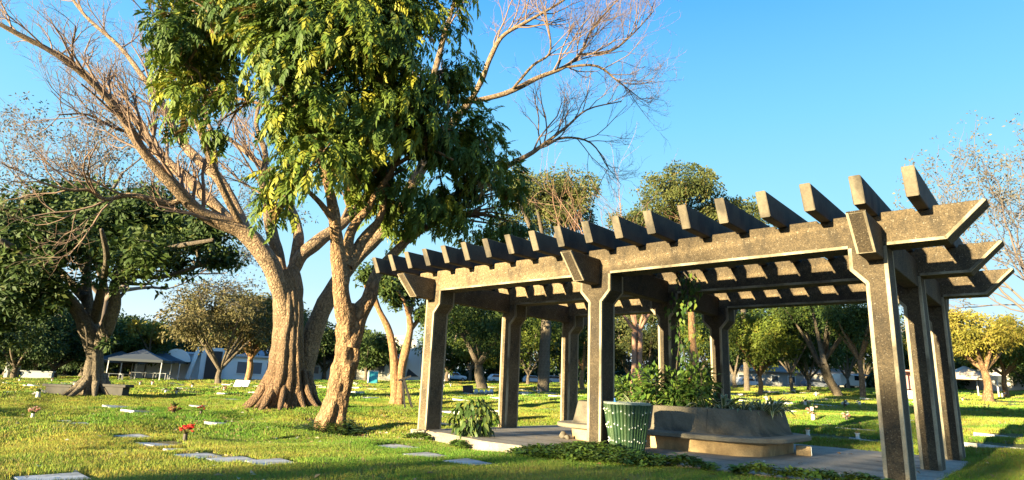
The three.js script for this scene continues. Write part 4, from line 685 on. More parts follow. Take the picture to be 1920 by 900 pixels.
// ------------------------------------------------------------------ small things on the lawn
[[112, 742, 'left'], [212, 742, 'right']].forEach(([x, y, w]) => { const t = thing('stone_bench', `low dark stone bench on the ${w} of the broad tree roots`, 'bench', onGround(x, y), 0.5); add('top', boxUV(rb(1.9, 0.14, 0.6, 0, 0.52, 0, 0.03)), M.darkstone, t); add('support', boxUV(rb(1.5, 0.5, 0.45, 0, 0.21, 0, 0.02)), M.darkstone, t); });
[[444, 727, 'left'], [457, 727, 'right']].forEach(([x, y, w]) => { const t = thing('white_headstone', `${w} one of two white slanting headstones left of the bare tree`, 'headstone', onGround(x, y), 0.5); add('slab', boxUV(rb(0.75, 0.75, 0.14, 0, 0.33, 0, 0.05).rotateX(-0.5)), std({ color: lin(0.78, 0.77, 0.74) }), t); add('foot', boxUV(rb(0.8, 0.14, 0.6, 0, 0.04, -0.1, 0.02)), M.darkstone, t); });
{ const t = thing('black_box', 'black tilted box on the lawn behind the small bush by the left post', 'box', onGround(878, 738), 0.5); const b = add('body', rb(0.75, 0.6, 0.6, 0, 0.32, 0, 0.03), std({ color: lin(0.015, 0.015, 0.017), roughness: 0.6 }), t); b.rotation.z = 0.12; add('lid', rb(0.8, 0.05, 0.65, -0.04, 0.65, 0, 0.015), std({ color: lin(0.03, 0.03, 0.032) }), t).rotation.z = 0.12; }
[893, 903, 912, 921].forEach((x, i) => { const g = new THREE.IcosahedronGeometry(0.2, 2), q = g.attributes.position; for (let k = 0; k < q.count; k++) { const f = 1 + 0.5 * nz(q.getX(k) * 6 + i * 9, q.getY(k) * 6, q.getZ(k) * 6); q.setXYZ(k, q.getX(k) * f, q.getY(k) * f * 1.2, q.getZ(k) * f); } const m = tag(add('white_stone', boxUV(g), M.stone), ['first', 'second', 'third', 'fourth'][i] + ' from left of four small white stones before the leaning dark trunk', 'stone'); const p = onGround(x, 739); m.position.set(p.x, p.y + 0.12, p.z); });
{ const t = thing('tree_prop', 'two dark leaning wooden props beside the slim forked tree', 'prop', onGround(760, 766), YAW); const m = std({ color: lin(0.015, 0.014, 0.013) }); add('leg', bar(V(0.35, -0.1, 0), V(-0.2, 1.35, 0), 0.10), m, t); add('leg', bar(V(0.05, -0.1, 0.3), V(-0.25, 1.25, -0.1), 0.07), m, t); add('cross_piece', bar(V(-0.4, 1.2, 0.05), V(0.15, 1.42, 0), 0.08), m, t); }

// ------------------------------------------------------------------ tents, buildings, cars beyond the lawn
function tent(px, dist, w, h, col, label, turn = 0.3) {
  const t = thing('canopy_tent', label, 'tent', away(px, dist), YAW + turn), m = std({ color: col, roughness: 0.8 }), pole = std({ color: lin(0.5, 0.5, 0.5), roughness: 0.5 }), e = h * 0.66, q = w / 2;
  const roof = loft([[[[-q, -q], [q, -q], [q, q], [-q, q]].reverse(), e - 0.3], [[[-q - 0.02, -q - 0.02], [q + 0.02, -q - 0.02], [q + 0.02, q + 0.02], [-q - 0.02, q + 0.02]].reverse(), e], [[[-q * 0.45, -q * 0.45], [q * 0.45, -q * 0.45], [q * 0.45, q * 0.45], [-q * 0.45, q * 0.45]].reverse(), e + (h - e) * 0.5], [[[-0.06, -0.06], [0.06, -0.06], [0.06, 0.06], [-0.06, 0.06]].reverse(), h]]);
  add('canopy', roof, new THREE.MeshStandardMaterial({ color: col, roughness: 0.85, side: S }), t);
  for (const sx of [-1, 1]) for (const sz of [-1, 1]) add('pole', bx(0.09, e, 0.09, sx * (q - 0.06), e / 2 - 0.02, sz * (q - 0.06)), pole, t);
  return t;
}
tent(258, 88, 5.6, 3.7, lin(0.055, 0.065, 0.075), 'grey peaked canopy tent nearest the broad tree, in front of two others');
tent(217, 94, 5.2, 3.5, lin(0.039, 0.049, 0.055), 'grey canopy tent half hidden by the broad tree trunk');
tent(296, 97, 5.6, 3.7, lin(0.042, 0.055, 0.068), 'bluish grey canopy tent at the right end of the tents');
tent(1812, 74, 3.6, 2.9, lin(0.55, 0.46, 0.36), 'beige canopy tent left of the golden tree', -0.2);
{ const R = rng(321); for (let i = 0; i < 5; i++) { const t = thing('folding_table', ['first', 'second', 'third', 'fourth', 'fifth'][i] + ' from left of the white tables standing under the grey tents', 'table', away(214 + i * 21, 88 + 3 * R()), YAW + R()); add('table_top', rb(1.6, 0.06, 0.8, 0, 0.75, 0, 0.01), std({ color: lin(0.3, 0.32, 0.33) }), t); for (const sx of [-1, 1]) for (const sz of [-1, 1]) add('leg', bx(0.05, 0.75, 0.05, sx * 0.72, 0.36, sz * 0.33), std({ color: lin(0.3, 0.3, 0.3) }), t); } }
{ // white hall
  const t = thing('white_hall', 'low white hall with a tall dark doorway and a curved roof, behind the brownish tree', 'building', away(400, 99), YAW + 0.42), w = std({ color: lin(0.72, 0.73, 0.74), roughness: 0.7 }), dk = std({ color: lin(0.03, 0.03, 0.035), roughness: 0.4 }), gl = std({ color: lin(0.10, 0.13, 0.16), roughness: 0.15 });
  add('wall', rb(20, 3.5, 9, 0, 1.65, -4.5, 0.05), w, t); add('roof', rb(20.8, 0.3, 9.8, 0, 3.55, -4.5, 0.05), std({ color: lin(0.45, 0.46, 0.48) }), t);
  add('vault', new THREE.CylinderGeometry(1.7, 1.7, 4, 24, 1, false, -Math.PI / 2, Math.PI).rotateX(-Math.PI / 2).translate(-5, 2.3, 0.2), w, t);
  add('door_frame', rb(3.0, 4.5, 0.6, -0.6, 2.2, 0.4, 0.04), w, t); add('door', rb(2.0, 4.0, 0.12, -0.4, 2.0, 0.78, 0.02), dk, t); add('fin', bar(V(-3.4, 0, 0.9), V(-2.5, 4.4, 0.6), 0.5, 0.9), w, t);
  for (const x of [3.4, 5.4, 7.4]) { const f = add('window', rb(1.3, 1.6, 0.1, x, 1.9, 0.06, 0.02), gl, t); add('frame', mergeGeometries([bx(1.5, 0.1, 0.12, x, 2.76, 0.08), bx(1.5, 0.1, 0.12, x, 1.04, 0.08), bx(0.1, 1.62, 0.12, x - 0.7, 1.9, 0.08), bx(0.1, 1.62, 0.12, x + 0.7, 1.9, 0.08)]), w, f); }
}
function house(px, dist, w, d, h, roofH, wallC, roofC, label, turn, wins) {
  const t = thing('house', label, 'house', away(px, dist), YAW + turn), win = std({ color: lin(0.05, 0.06, 0.07), roughness: 0.2 }), fr = std({ color: lin(0.6, 0.6, 0.58) });
  add('wall', rb(w, h, d, 0, h / 2 - 0.1, -d / 2, 0.03), std({ color: wallC }), t);
  const o = 0.5, a = [[-w / 2 - o, -d - o], [w / 2 + o, -d - o], [w / 2 + o, o], [-w / 2 - o, o]].reverse(), rr = Math.min(w, d) * 0.45, b = [[-w / 2 + rr, -d + rr], [w / 2 - rr, -d + rr], [w / 2 - rr, -rr], [-w / 2 + rr, -rr]].reverse();
  add('roof', loft([[a, h - 0.12], [a, h + 0.06], [b, h + roofH]]), std({ color: roofC, roughness: 0.8 }), t);
  for (let i = 0; i < wins; i++) { const x = -w / 2 + w * (i + 0.5) / wins, f = add('window', rb(1.1, 1.1, 0.08, x, h * 0.52, 0.05, 0.01), win, t); add('frame', mergeGeometries([bx(1.3, 0.1, 0.1, x, h * 0.52 + 0.6, 0.07), bx(1.3, 0.1, 0.1, x, h * 0.52 - 0.6, 0.07), bx(0.1, 1.1, 0.1, x - 0.6, h * 0.52, 0.07), bx(0.1, 1.1, 0.1, x + 0.6, h * 0.52, 0.07)]), fr, f); }
  return t;
}
house(588, 106, 9, 7, 3.0, 1.6, lin(0.42, 0.44, 0.46), lin(0.16, 0.16, 0.17), 'small grey house with a hipped roof between the two big trunks', 0.3, 3);
house(652, 108, 7, 7, 2.8, 1.4, lin(0.20, 0.22, 0.25), lin(0.10, 0.10, 0.11), 'dark low house hidden behind the leafy tree trunk', 0.1, 2);
house(712, 104, 7.6, 8, 3.6, 0.5, lin(0.62, 0.56, 0.46), lin(0.55, 0.52, 0.46), 'cream flat-roofed building behind the teal booth', 0.2, 3);
house(500, 110, 12, 8, 3.2, 1.5, lin(0.55, 0.58, 0.62), lin(0.3, 0.3, 0.32), 'pale building directly behind the bare tree trunk', 0.2, 4);
house(1500, 116, 22, 8, 2.6, 1.2, lin(0.30, 0.28, 0.25), lin(0.20, 0.18, 0.16), 'long low brown building beyond the trees right of the planter', 0, 8);
house(1906, 100, 7, 6, 2.4, 1.0, lin(0.45, 0.42, 0.4), lin(0.3, 0.28, 0.27), 'low grey building at the right edge behind the pale forked tree', -0.3, 2);
{ // vaulted hall, half hidden by the front left post
  const t = thing('vaulted_hall', 'white hall with a dark arched opening, left of the front left post', 'building', away(788, 106), YAW + 0.25), w = std({ color: lin(0.68, 0.70, 0.74) });
  add('wall', rb(9.5, 3.4, 8, 0, 1.6, -4, 0.04), w, t); add('roof', new THREE.CylinderGeometry(5.2, 5.2, 8.4, 28, 1, false, -0.95, 1.9).rotateX(-Math.PI / 2).translate(0, 0.3, -4), w, t);
  add('opening', new THREE.CylinderGeometry(3.0, 3.0, 0.2, 24, 1, false, -Math.PI / 2, Math.PI).rotateX(-Math.PI / 2).translate(0.6, 0.6, 0.02), std({ color: lin(0.05, 0.06, 0.08) }), t);
  add('post', rb(0.5, 3.4, 0.5, -4.2, 1.6, 0.5, 0.03), w, t); add('post', rb(0.5, 3.4, 0.5, 4.4, 1.6, 0.5, 0.03), w, t);
}
{ // tall pale block far away
  const t = thing('apartment_block', 'pale hazy apartment block far behind the slim forked tree', 'building', away(737, 420), YAW + 0.3), c = std({ color: lin(0.66, 0.58, 0.50) }), w = std({ color: lin(0.30, 0.29, 0.30), roughness: 0.4 });
  add('wall', rb(26, 27, 14, 0, 13.2, -7, 0.1), c, t); add('roof', rb(12, 3, 8, 3, 28.2, -7, 0.1), c, t);
  for (let f = 0; f < 7; f++) { add('ledge', bx(26.6, 0.5, 0.8, 0, 6.1 + f * 3.2, 0.38), std({ color: lin(0.72, 0.66, 0.6) }), t); for (let i = 0; i < 7; i++) add('window', bx(2.4, 1.5, 0.2, -10.8 + i * 3.6, 7.6 + f * 3.2, 0.08), w, t); }
}
{ const t = thing('teal_booth', 'teal portable booth with a white side on the far lawn left of the slim tree', 'booth', away(698, 84), YAW + 0.35), teal = std({ color: lin(0.04, 0.36, 0.42), roughness: 0.5 });
  add('cabin', rb(1.15, 1.5, 1.1, 0, 0.85, 0, 0.04), teal, t); add('door', rb(0.8, 1.25, 0.05, 0.08, 0.82, 0.56, 0.02), std({ color: lin(0.06, 0.44, 0.5), roughness: 0.5 }), t); add('side_panel', rb(0.05, 1.4, 1.0, -0.59, 0.85, 0, 0.015), std({ color: lin(0.75, 0.75, 0.72) }), t); add('roof', rb(1.25, 0.1, 1.2, 0, 1.64, 0, 0.03), std({ color: lin(0.5, 0.6, 0.6) }), t); add('skid', rb(1.2, 0.12, 1.15, 0, 0.05, 0, 0.02), std({ color: lin(0.03, 0.2, 0.16) }), t); }
function car(px, dist, turn, col, label, van = false, sc = 1) {
  const t = thing('parked_car', label, van ? 'van' : 'car', away(px, dist), YAW + turn), paint = new THREE.MeshPhysicalMaterial({ color: col, roughness: 0.35, clearcoat: 0.8 }), glass = std({ color: lin(0.02, 0.025, 0.03), roughness: 0.1 }), black = std({ color: lin(0.015, 0.015, 0.015), roughness: 0.8 });
  t.scale.setScalar(sc);
  const prof = van ? [[-2.3, 0.35], [2.3, 0.35], [2.35, 0.95], [1.75, 1.15], [1.2, 1.95], [-2.25, 2.0], [-2.35, 0.9]] : [[-2.15, 0.35], [2.15, 0.35], [2.2, 0.75], [1.95, 0.95], [1.0, 1.05], [0.35, 1.58], [-1.55, 1.62], [-2.05, 1.1], [-2.2, 0.8]];
  add('body', toCreasedNormals(prism(prof, 1.75, 0.09), 0.5), paint, t);
  const gp = van ? [[1.05, 1.15], [1.55, 1.18], [1.08, 1.8], [0.2, 1.82], [0.2, 1.15]] : [[-1.75, 1.1], [0.85, 1.08], [0.3, 1.5], [-1.45, 1.53]];
  for (const s of [-1, 1]) add('window', prism(gp, 0.04, 0).translate(0, 0, s * 0.87), glass, t);
  add('windscreen', bar(van ? V(1.76, 1.2, 0) : V(0.98, 1.1, 0), van ? V(1.26, 1.86, 0) : V(0.42, 1.53, 0), 0.04, 1.45), glass, t);
  for (const x of [-1.35, 1.35]) for (const s of [-1, 1]) { const w = add('wheel', new THREE.CylinderGeometry(0.33, 0.33, 0.22, 16).rotateX(Math.PI / 2).translate(x, 0.33, s * 0.8), black, t); add('rim', new THREE.CylinderGeometry(0.19, 0.19, 0.23, 10).rotateX(Math.PI / 2).translate(x, 0.33, s * 0.81), std({ color: lin(0.4, 0.4, 0.42), metalness: 0.8, roughness: 0.35 }), w); }
  for (const s of [-1, 1]) add('headlight', rb(0.08, 0.16, 0.36, 2.14, 0.74, s * 0.6, 0.03), std({ color: lin(0.6, 0.6, 0.6), roughness: 0.2 }), t);
}
car(851, 118, 0.5, lin(0.72, 0.74, 0.77), 'white car seen between the front left post and the small bush');
car(936, 122, 0.3, lin(0.70, 0.72, 0.74), 'white car half hidden behind the second left post');
car(1000, 124, 0.1, lin(0.45, 0.50, 0.55), 'silver car left of the tall rooted trunk behind the arbour');
car(1043, 126, 0.1, lin(0.5, 0.55, 0.6), 'silver car right of the tall rooted trunk behind the arbour');
car(1382, 118, 0.4, lin(0.08, 0.09, 0.10), 'dark car beside the rear middle post of the arbour');
car(1402, 112, 0.3, lin(0.62, 0.62, 0.62), 'pale car left of the bright yellow-green tree trunk');
car(1528, 116, 0.2, lin(0.16, 0.17, 0.19), 'dark grey car parked between the small green tree and leaning tree');
car(1592, 104, 0.3, lin(0.74, 0.78, 0.80), 'white van parked right of the leaning tree', true);
{ const t = thing('white_monument', 'white monument of two slim posts beside a low wall, far left under the trees', 'monument', away(36, 92), YAW + 0.2), w = std({ color: lin(0.3, 0.31, 0.32) }); add('post', rb(0.4, 2.0, 0.4, -1.5, 0.95, 0, 0.04), w, t); add('post', rb(0.4, 2.3, 0.4, -0.5, 1.1, 0, 0.04), w, t); add('wall', rb(3.2, 0.8, 0.5, 1.6, 0.35, 0, 0.04), w, t); add('coping', rb(3.4, 0.12, 0.7, 1.6, 0.8, 0, 0.03), w, t); }
{ const t = thing('pink_awning', 'pale pink stall glimpsed in the gap between the right-hand posts', 'stall', away(1704, 60), YAW), c = std({ color: lin(0.55, 0.30, 0.27) }), w = std({ color: lin(0.7, 0.68, 0.64) }); add('awning', rb(2.2, 0.12, 1.8, 0, 2.3, 0, 0.04), c, t); add('curtain', rb(2.0, 1.3, 0.08, 0, 1.55, -0.8, 0.02), c, t); add('counter', rb(2.0, 0.8, 0.6, 0, 0.38, 0.2, 0.03), w, t); for (const s of [-1, 1]) add('pole', bx(0.08, 2.3, 0.08, s * 1.02, 1.15, 0.82), w, t); }

// ------------------------------------------------------------------ plants in and about the arbour
{ // bush by the front left post: every leaf a piece
  const c = onGround(884, 838), t = thing('leafy_bush', 'round bush of hanging glossy leaves beside the front left post', 'bush', c), R = rng(515), mpp = depthOf(c) / F;
  const mats = [lin(0.035, 0.07, 0.018), lin(0.055, 0.095, 0.022), lin(0.075, 0.12, 0.03), lin(0.11, 0.145, 0.04)].map((k) => leafMat(k, 0.25, 0.42)), leafG = [0, 1, 2].map((i) => bladesGeo([{ o: V(0, 0, 0), d: V(1, 0, 0), s: V(0, 0, 1), L: 0.2 + 0.03 * i, w: 0.082 + 0.012 * i, sag: 0.22, mid: 0.4 }]));
  const h = 92 * mpp, w = 44 * mpp;
  for (let k = 0; k < 9; k++) { const a = k * 0.7; add('stem', tube([V(0.05 * Math.cos(a), -0.05, 0.05 * Math.sin(a)), V(0.2 * Math.cos(a), h * 0.45, 0.2 * Math.sin(a)), V(0.36 * Math.cos(a * 2), h * (0.6 + 0.3 * R()), 0.36 * Math.sin(a * 2))], [0.018, 0.013, 0.006], 5, null, 3), M.barkDark, t); }
  let n = 0; while (n < 300) {
    const u = V(R() * 2 - 1, R() * 2 - 1, R() * 2 - 1); if (u.lengthSq() > 1 || u.lengthSq() < 0.2) continue;
    const k = u.y < -0.2 ? lerp(0.62, 1, (u.y + 1) / 0.8) : 1, p = V(u.x * w * k, h * 0.56 + u.y * h * 0.44, u.z * w * k); p.multiplyScalar(1 + 0.12 * nz(u.x * 2, u.y * 2, u.z * 2));
    const m = add('leaf', leafG[n % 3], mats[Math.floor(R() * 4)], t); m.position.copy(p); m.quaternion.copy(aim(V(u.x, -0.75 - 0.5 * R() + Math.max(0, u.y) * 0.7, u.z).add(V(R() - 0.5, 0, R() - 0.5)), (R() - 0.5) * 1.4)); m.scale.setScalar(0.8 + 0.5 * R()); n++;
  }
}
const soilY = 0.84;
function leafyShrub(pos, balls, n, label, name, mats, leafL, leafW, seed, droop) {
  const t = thing(name, label, 'shrub', pos), R = rng(seed), gs = [0, 1, 2].map((i) => bladesGeo([{ o: V(0, 0, 0), d: V(1, 0, 0), s: V(0, 0, 1), L: leafL * (0.85 + 0.15 * i), w: leafW * (0.85 + 0.15 * i), sag: 0.2, mid: 0.42 }]));
  for (const b of balls) for (let k = 0; k < 3; k++) add('stem', tube([V(b.c.x * 0.5 + 0.1 * (R() - 0.5), -0.05, b.c.z * 0.5), b.c.clone().multiplyScalar(0.7), b.c.clone().add(V(R() - 0.5, R() * 0.5, R() - 0.5).multiplyScalar(b.r))], [0.016, 0.012, 0.005], 5, null, 3), M.barkDark, t);
  const items = foliage(balls, n, R, { shell: 0.7, gap: -0.1, size: [0.7, 1.3], tint: (p, r) => mats[Math.floor(r() * mats.length)], freq: 2, droop });
  items.sort((a, b) => depthOf(a.p.clone().add(pos)) - depthOf(b.p.clone().add(pos)));
  const lm = mats.map((c) => leafMat(c, 0.25, 0.5)); items.splice(0, 300).forEach((it, i) => { const m = add('leaf', gs[i % 3], lm[mats.indexOf(it.c)], t); m.position.copy(it.p); m.quaternion.copy(it.q); m.scale.copy(it.s); });
  if (items.length) instanced('inner_leaves', gs[1], M.plant, items, t);
}
const GRN = [lin(0.045, 0.095, 0.018), lin(0.065, 0.13, 0.023), lin(0.095, 0.17, 0.028), lin(0.14, 0.205, 0.035)];
leafyShrub(V(5.2, soilY, -2.9), [{ c: V(-0.55, 0.38, 0.2), r: 0.46 }, { c: V(-0.05, 0.55, 0), r: 0.5 }, { c: V(0.35, 0.5, 0.35), r: 0.48 }, { c: V(-0.9, 0.3, 0.1), r: 0.36 }, { c: V(0.1, 0.2, 0.5), r: 0.36 }], 1000, 'dense dark green shrub in the planter just behind the bin', 'planter_shrub', GRN, 0.17, 0.075, 611, -0.2);
leafyShrub(V(6.25, soilY, -2.75), [{ c: V(-0.25, 0.5, 0.2), r: 0.46 }, { c: V(0.25, 0.62, 0), r: 0.46 }, { c: V(0.5, 0.35, 0.3), r: 0.36 }, { c: V(0.1, 0.95, -0.3), r: 0.34 }, { c: V(-0.1, 0.25, 0.5), r: 0.4 }], 1000, 'taller bright green shrub in the planter, right of the dense one', 'planter_shrub', GRN, 0.19, 0.07, 612, -0.3);
leafyShrub(V(4.35, soilY, -3.1), [{ c: V(0, 0.3, 0), r: 0.34 }, { c: V(-0.4, 0.24, 0.3), r: 0.24 }], 220, 'low shrub at the left of the planter behind the front middle post', 'planter_shrub', GRN, 0.15, 0.065, 613, -0.2);
{ // climber on the inner middle post, hanging from the beam
  const base = V(5.95, soilY, -2.85), t = thing('climbing_vine', 'green vine climbing the inner middle post and hanging from the beam above', 'vine', base), R = rng(620), items = [];
  const paths = [[V(0, 0, 0), V(-0.05, 0.9, 0.02), V(0.08, 1.8, 0.05), V(0.1, 2.6, 0.1), V(0.35, 2.95, 0.25)], [V(0.1, 0, -0.1), V(0.22, 1, 0), V(0.05, 2, 0.08), V(-0.1, 2.7, 0.1)], [V(0.35, 3.25, 0.22), V(0.45, 2.95, 0.35), V(0.5, 2.6, 0.4), V(0.42, 2.3, 0.36)], [V(0.3, 3.4, 0.2), V(0.62, 3.0, 0.3), V(0.7, 2.75, 0.3)], [V(0.55, 0, 0), V(0.6, 0.7, 0), V(0.5, 1.5, 0), V(0.42, 2.3, 0.1)]];
  paths.forEach((p, k) => { add('stem', tube(p, [0.018, 0.012, 0.006], 5, null, 4), M.barkDark, t); const cv = new THREE.CatmullRomCurve3(p), n = k < 2 ? 60 : k === 4 ? 12 : 42; for (let i = 0; i < n; i++) { const q = cv.getPoint(R()).add(V(R() - 0.5, R() - 0.5, R() - 0.5).multiplyScalar(k < 2 ? 0.42 : 0.36)); items.push([q, k]); } });
  const g = bladesGeo([{ o: V(0, 0, 0), d: V(1, 0, 0), s: V(0, 0, 1), L: 0.15, w: 0.085, sag: 0.25, mid: 0.4 }]), lm = [...GRN, lin(0.15, 0.19, 0.03)].map((c) => leafMat(c, 0.3, 0.5));
  items.slice(0, 300).forEach(([q, k]) => { const m = add('leaf', g, lm[Math.floor(R() * (k > 1 ? 5 : 4))], t); m.position.copy(q); m.quaternion.copy(aim(V(R() - 0.5, -0.6 - 0.5 * R(), R() - 0.3), (R() - 0.5) * 2)); m.scale.setScalar(0.7 + 0.6 * R()); });
}
{ // variegated rosettes along the right end of the planter
  const R = rng(630), leaf = (L, w, arch) => { // long arching strap with cream margins
    const n = 7, P = [], C = [], I = []; for (let i = 0; i <= n; i++) { const s = i / n, x = L * s * (1 - 0.25 * arch * s), y = L * (0.9 * s - arch * 0.95 * s * s), ww = w * (0.55 + 1.6 * s) * (1 - s ** 2.2) + 0.002; for (let k = 0; k < 5; k++) { const z = (k / 2 - 1) * ww * 0.5; P.push(x, y + Math.abs(k - 2) * 0.12 * ww, z); const edge = k === 0 || k === 4; C.push(...(edge ? [0.72, 0.70, 0.46] : [0.09, 0.15, 0.06])); } }
    for (let i = 0; i < n; i++) for (let k = 0; k < 4; k++) { const a = i * 5 + k, b = a + 5; I.push(a, b, a + 1, a + 1, b, b + 1); }
    const g = new THREE.BufferGeometry(); g.setAttribute('position', new THREE.Float32BufferAttribute(P, 3)); g.setAttribute('color', new THREE.Float32BufferAttribute(C, 3)); g.setIndex(I); g.computeVertexNormals(); return g; };
  const gs = [[0.42, 0.035, 0.55], [0.5, 0.04, 0.75], [0.36, 0.035, 0.3], [0.46, 0.038, 0.95]].map((a) => leaf(...a)), m = leafMat(lin(1, 1, 1), 0.2, 0.5); m.vertexColors = true;
  const where = [[6.85, -2.35, 1.15, 'beside the bright green shrub'], [7.25, -2.45, 1.3, 'second from the bright green shrub'], [7.6, -2.75, 1.1, 'behind the gap in the row, third from the shrub'], [7.75, -2.3, 1.0, 'fourth from the shrub, near the planter front'], [8.0, -2.65, 1.15, 'fifth from the shrub'], [8.12, -3.1, 1.1, 'at the right end, toward the back'], [8.22, -2.75, 1.0, 'at the right end of the planter, in front'], [7.9, -3.5, 1.1, 'at the far back of the right end'], [5.0, -2.25, 0.9, 'small and half hidden behind the bin']];
  for (const [x, z, s, w] of where) { const t = thing('striped_plant', `cream-edged green strap-leaved plant ${w}`, 'plant', V(x, soilY - 0.02, z), R() * 6); for (let i = 0; i < 26; i++) { const q = add('leaf', gs[Math.floor(R() * 4)], m, t); q.rotation.set(0, i * 2.4 + 0.4 * R(), 0.35 * (R() - 0.35), 'YXZ'); q.scale.setScalar(s * (1.0 + 0.6 * R())); } }
  const t = thing('striped_plant', 'tall thin yellowish plant at the left end of the planter', 'plant', V(4.05, soilY, -2.9)); for (let i = 0; i < 18; i++) { const q = add('leaf', gs[i % 3], m, t); q.rotation.set(0, i * 2.4, 0.55 + 0.3 * R(), 'YXZ'); q.scale.setScalar(0.9 + 0.5 * R()); }
}
const CLO = [lin(0.07, 0.135, 0.022), lin(0.09, 0.165, 0.026), lin(0.12, 0.20, 0.03), lin(0.15, 0.22, 0.04)];
{ // low clover and weeds along the floor edge, ivy at the foot of the leafy tree
  const R = rng(640), g = bladesGeo([0, 1, 2, 3, 4].map((i) => { const a = i * 2.2; return { o: V(0.02 * Math.cos(a * 3), 0.03 + 0.02 * i, 0.02 * Math.sin(a * 3)), d: V(Math.cos(a), 0.5 - 0.1 * i, Math.sin(a)), s: V(-Math.sin(a), 0, Math.cos(a)), L: 0.10, w: 0.065, sag: 0.1 }; })), items = [];
  for (let i = 0; i < 3800; i++) {
    let x, z, k; if (i < 2200) { x = 6.0 + 1.4 * (R() + R() + R() - 1.5); z = 1.15 + 0.6 * (R() + R() - 1); k = Math.max(0, 1 - Math.abs(x - 6.0) / 2.1) * (1 - Math.abs(z - 1.05) / 0.75); } else { x = lerp(-0.8, 11.5, R()); z = slabZ(x) + 0.08 + 0.16 * R() ** 2 + 0.06 * nz(x); k = 0.1 + 0.6 * nz(x * 1.2, 5); }
    if (k <= 0.02) continue; const s = 0.7 + 0.6 * R(), y = terrain(x, z) + 0.30 * Math.max(0, k) * R() ** 0.6 + 0.02; items.push({ p: V(x, Math.min(y, 0.10 * R() + (z < slabZ(x) ? 0.02 : y)), z), q: aim(V(R() - 0.5, 0.3 * (R() - 0.5), R() - 0.5)), s: V(s, s, s), c: CLO[Math.floor(R() * 4)] });
  }
  tag(instanced('ground_cover', g, M.plant, items), 'clover and weeds growing against the edge of the concrete floor', 'weeds');
  const ivy = []; for (let i = 0; i < 800; i++) { const a = R() * 6.28, q = 0.45 + 0.75 * R() ** 1.5, x = LEAFY.x + Math.cos(a) * q + 0.1, z = LEAFY.z + Math.sin(a) * q * 0.9, s = 0.6 + 0.7 * R(); ivy.push({ p: V(x, terrain(x, z) + 0.42 * R() ** 2 * Math.max(0, 1.3 - q), z), q: aim(V(Math.cos(a), 0.4 * (R() - 0.5), Math.sin(a))), s: V(s, s, s), c: GRN[Math.floor(R() * 4)] }); }
  tag(instanced('ground_cover', g, M.plant, ivy), 'ivy and weeds round the foot of the leafy tree', 'weeds');
}
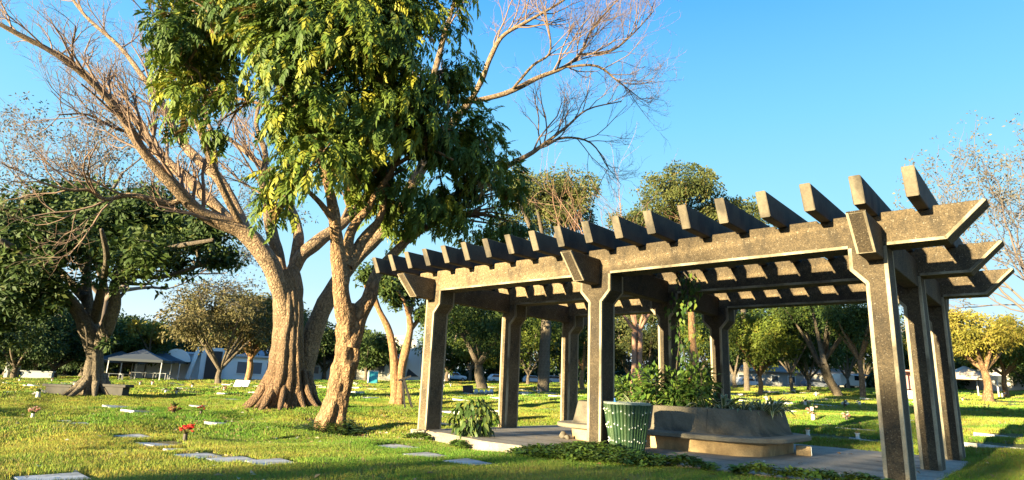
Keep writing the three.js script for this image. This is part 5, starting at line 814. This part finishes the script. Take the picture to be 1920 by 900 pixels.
{ // grass: short blades near by, larger tufts farther off
  const R = rng(650), mk = (n, rad, h, w, seed) => { const r = rng(seed), P = [], I = []; for (let i = 0; i < n; i++) { const a = r() * 6.28, q = rad * Math.sqrt(r()), x = Math.cos(a) * q, z = Math.sin(a) * q, f = r() * 6.28, hh = h * (0.5 + 0.7 * r()), lx = (r() - 0.5) * hh * 1.3, lz = (r() - 0.5) * hh * 1.3, cx = Math.cos(f) * w / 2, cz = Math.sin(f) * w / 2; P.push(x - cx, -0.015, z - cz, x + cx, -0.015, z + cz, x + lx, hh, z + lz); I.push(i * 3, i * 3 + 1, i * 3 + 2); } const g = new THREE.BufferGeometry(); g.setAttribute('position', new THREE.Float32BufferAttribute(P, 3)); g.setIndex(I); g.computeVertexNormals(); return g; };
  const T = [mk(26, 0.10, 0.062, 0.014, 1), mk(24, 0.22, 0.075, 0.03, 2), mk(22, 0.5, 0.09, 0.075, 3)], sets = [[], [], []];
  const put = (k, d, a) => {
    const x = EYE.x + d * (Math.cos(a) * fdir.x + Math.sin(a) * rdir.x), z = EYE.z + d * (Math.cos(a) * fdir.z + Math.sin(a) * rdir.z);
    if (x > SLAB.x0 - 0.03 && x < SLAB.x1 + 0.02 && z > SLAB.z0 && z < slabZ(x) + 0.03) return;
    for (const g of GRAVES) if (Math.abs(x - g[0]) < g[2] && Math.abs(z - g[1]) < g[3]) return;
    const soil = Math.exp(-((x - LEAFY.x - 1.0) ** 2 / 3.2 + (z - LEAFY.z - 0.1) ** 2 / 1.0)) + 0.7 * Math.exp(-((x - BARE.x) ** 2 + (z - BARE.z) ** 2) / 3.5); if (R() < soil * 1.3) return;
    const dry = clamp(0.45 + 1.0 * nz(x * 0.14, 3, z * 0.2) + 0.6 * nz(x * 0.6, 4, z * 0.6), 0, 1), bare = nz(x * 0.33, 8, z * 0.5) + 0.5 * nz(x * 1.3, 8, z * 1.3); if (bare < -0.34 && R() < 0.8) return;
    let c = mix3([0.088, 0.18, 0.022], [0.32, 0.285, 0.055], dry * 0.68 + 0.14 * R()); if (R() < 0.06) c = [0.26, 0.21, 0.10]; c = c.map((v) => v * (0.75 + 0.5 * R()));
    const s = lerp(0.7, 1.25, R()) * (1 + 0.35 * nz(x * 0.5, 6, z * 0.5)), f = R() * 6.28; sets[k].push({ p: V(x, terrain(x, z), z), q: new THREE.Quaternion().setFromAxisAngle(V(0, 1, 0), f), s: V(s, s * lerp(0.8, 1.2, R()), s), c: new THREE.Color().setRGB(...c) });
  };
  const fan = () => lerp(-0.82, 0.82, R());
  for (let i = 0; i < 150000; i++) put(0, Math.sqrt(lerp(8.2 ** 2, 19 ** 2, R())), fan());
  for (let i = 0; i < 130000; i++) put(1, Math.sqrt(lerp(18 ** 2, 42 ** 2, R() ** 1.25)), fan());
  for (let i = 0; i < 75000; i++) put(2, Math.sqrt(lerp(40 ** 2, 120 ** 2, R() ** 1.4)), fan());
  sets.forEach((s, k) => tag(instanced('grass', T[k], M.grass, s), ['short grass of the foreground lawn', 'grass of the middle lawn between the big trees', 'grass of the far lawn'][k], 'grass'));
}
{ // dry leaves and bits lying about
  const R = rng(660), g = bladesGeo([{ o: V(-0.05, 0, 0), d: V(1, 0.25, 0), s: V(0, 0.2, 1), L: 0.1, w: 0.05, sag: 0.2 }]), items = [];
  for (let i = 0; i < 1500; i++) { const k = R(); let x, z; if (k < 0.5) { const a = R() * 6.28, q = 4.5 * Math.sqrt(R()); x = LEAFY.x + Math.cos(a) * q; z = LEAFY.z + Math.sin(a) * q; } else { const d = Math.sqrt(lerp(81, 900, R())), a = lerp(-0.8, 0.8, R()); x = EYE.x + d * (Math.cos(a) * fdir.x + Math.sin(a) * rdir.x); z = EYE.z + d * (Math.cos(a) * fdir.z + Math.sin(a) * rdir.z); }
    const on = x > SLAB.x0 && x < SLAB.x1 && z > SLAB.z0 && z < SLAB.z1; if (on && (R() < 0.6 || (x > PL.x0 && x < PL.x1 && z > PL.z0 && z < PL.z1))) continue; const s = 0.7 + 0.9 * R();
    items.push({ p: V(x, on ? 0.012 : terrain(x, z) + 0.05, z), q: aim(V(R() - 0.5, 0.2 * (R() - 0.5), R() - 0.5), R() - 0.5), s: V(s, s, s), c: [lin(0.22, 0.13, 0.05), lin(0.32, 0.22, 0.10), lin(0.45, 0.38, 0.24), lin(0.6, 0.55, 0.45)][Math.floor(R() ** 1.6 * 4)] }); }
  tag(instanced('leaf_litter', g, M.plant, items), 'dry leaves and scraps scattered over the lawn', 'dry leaves');
}
renderer.render(scene, camera);
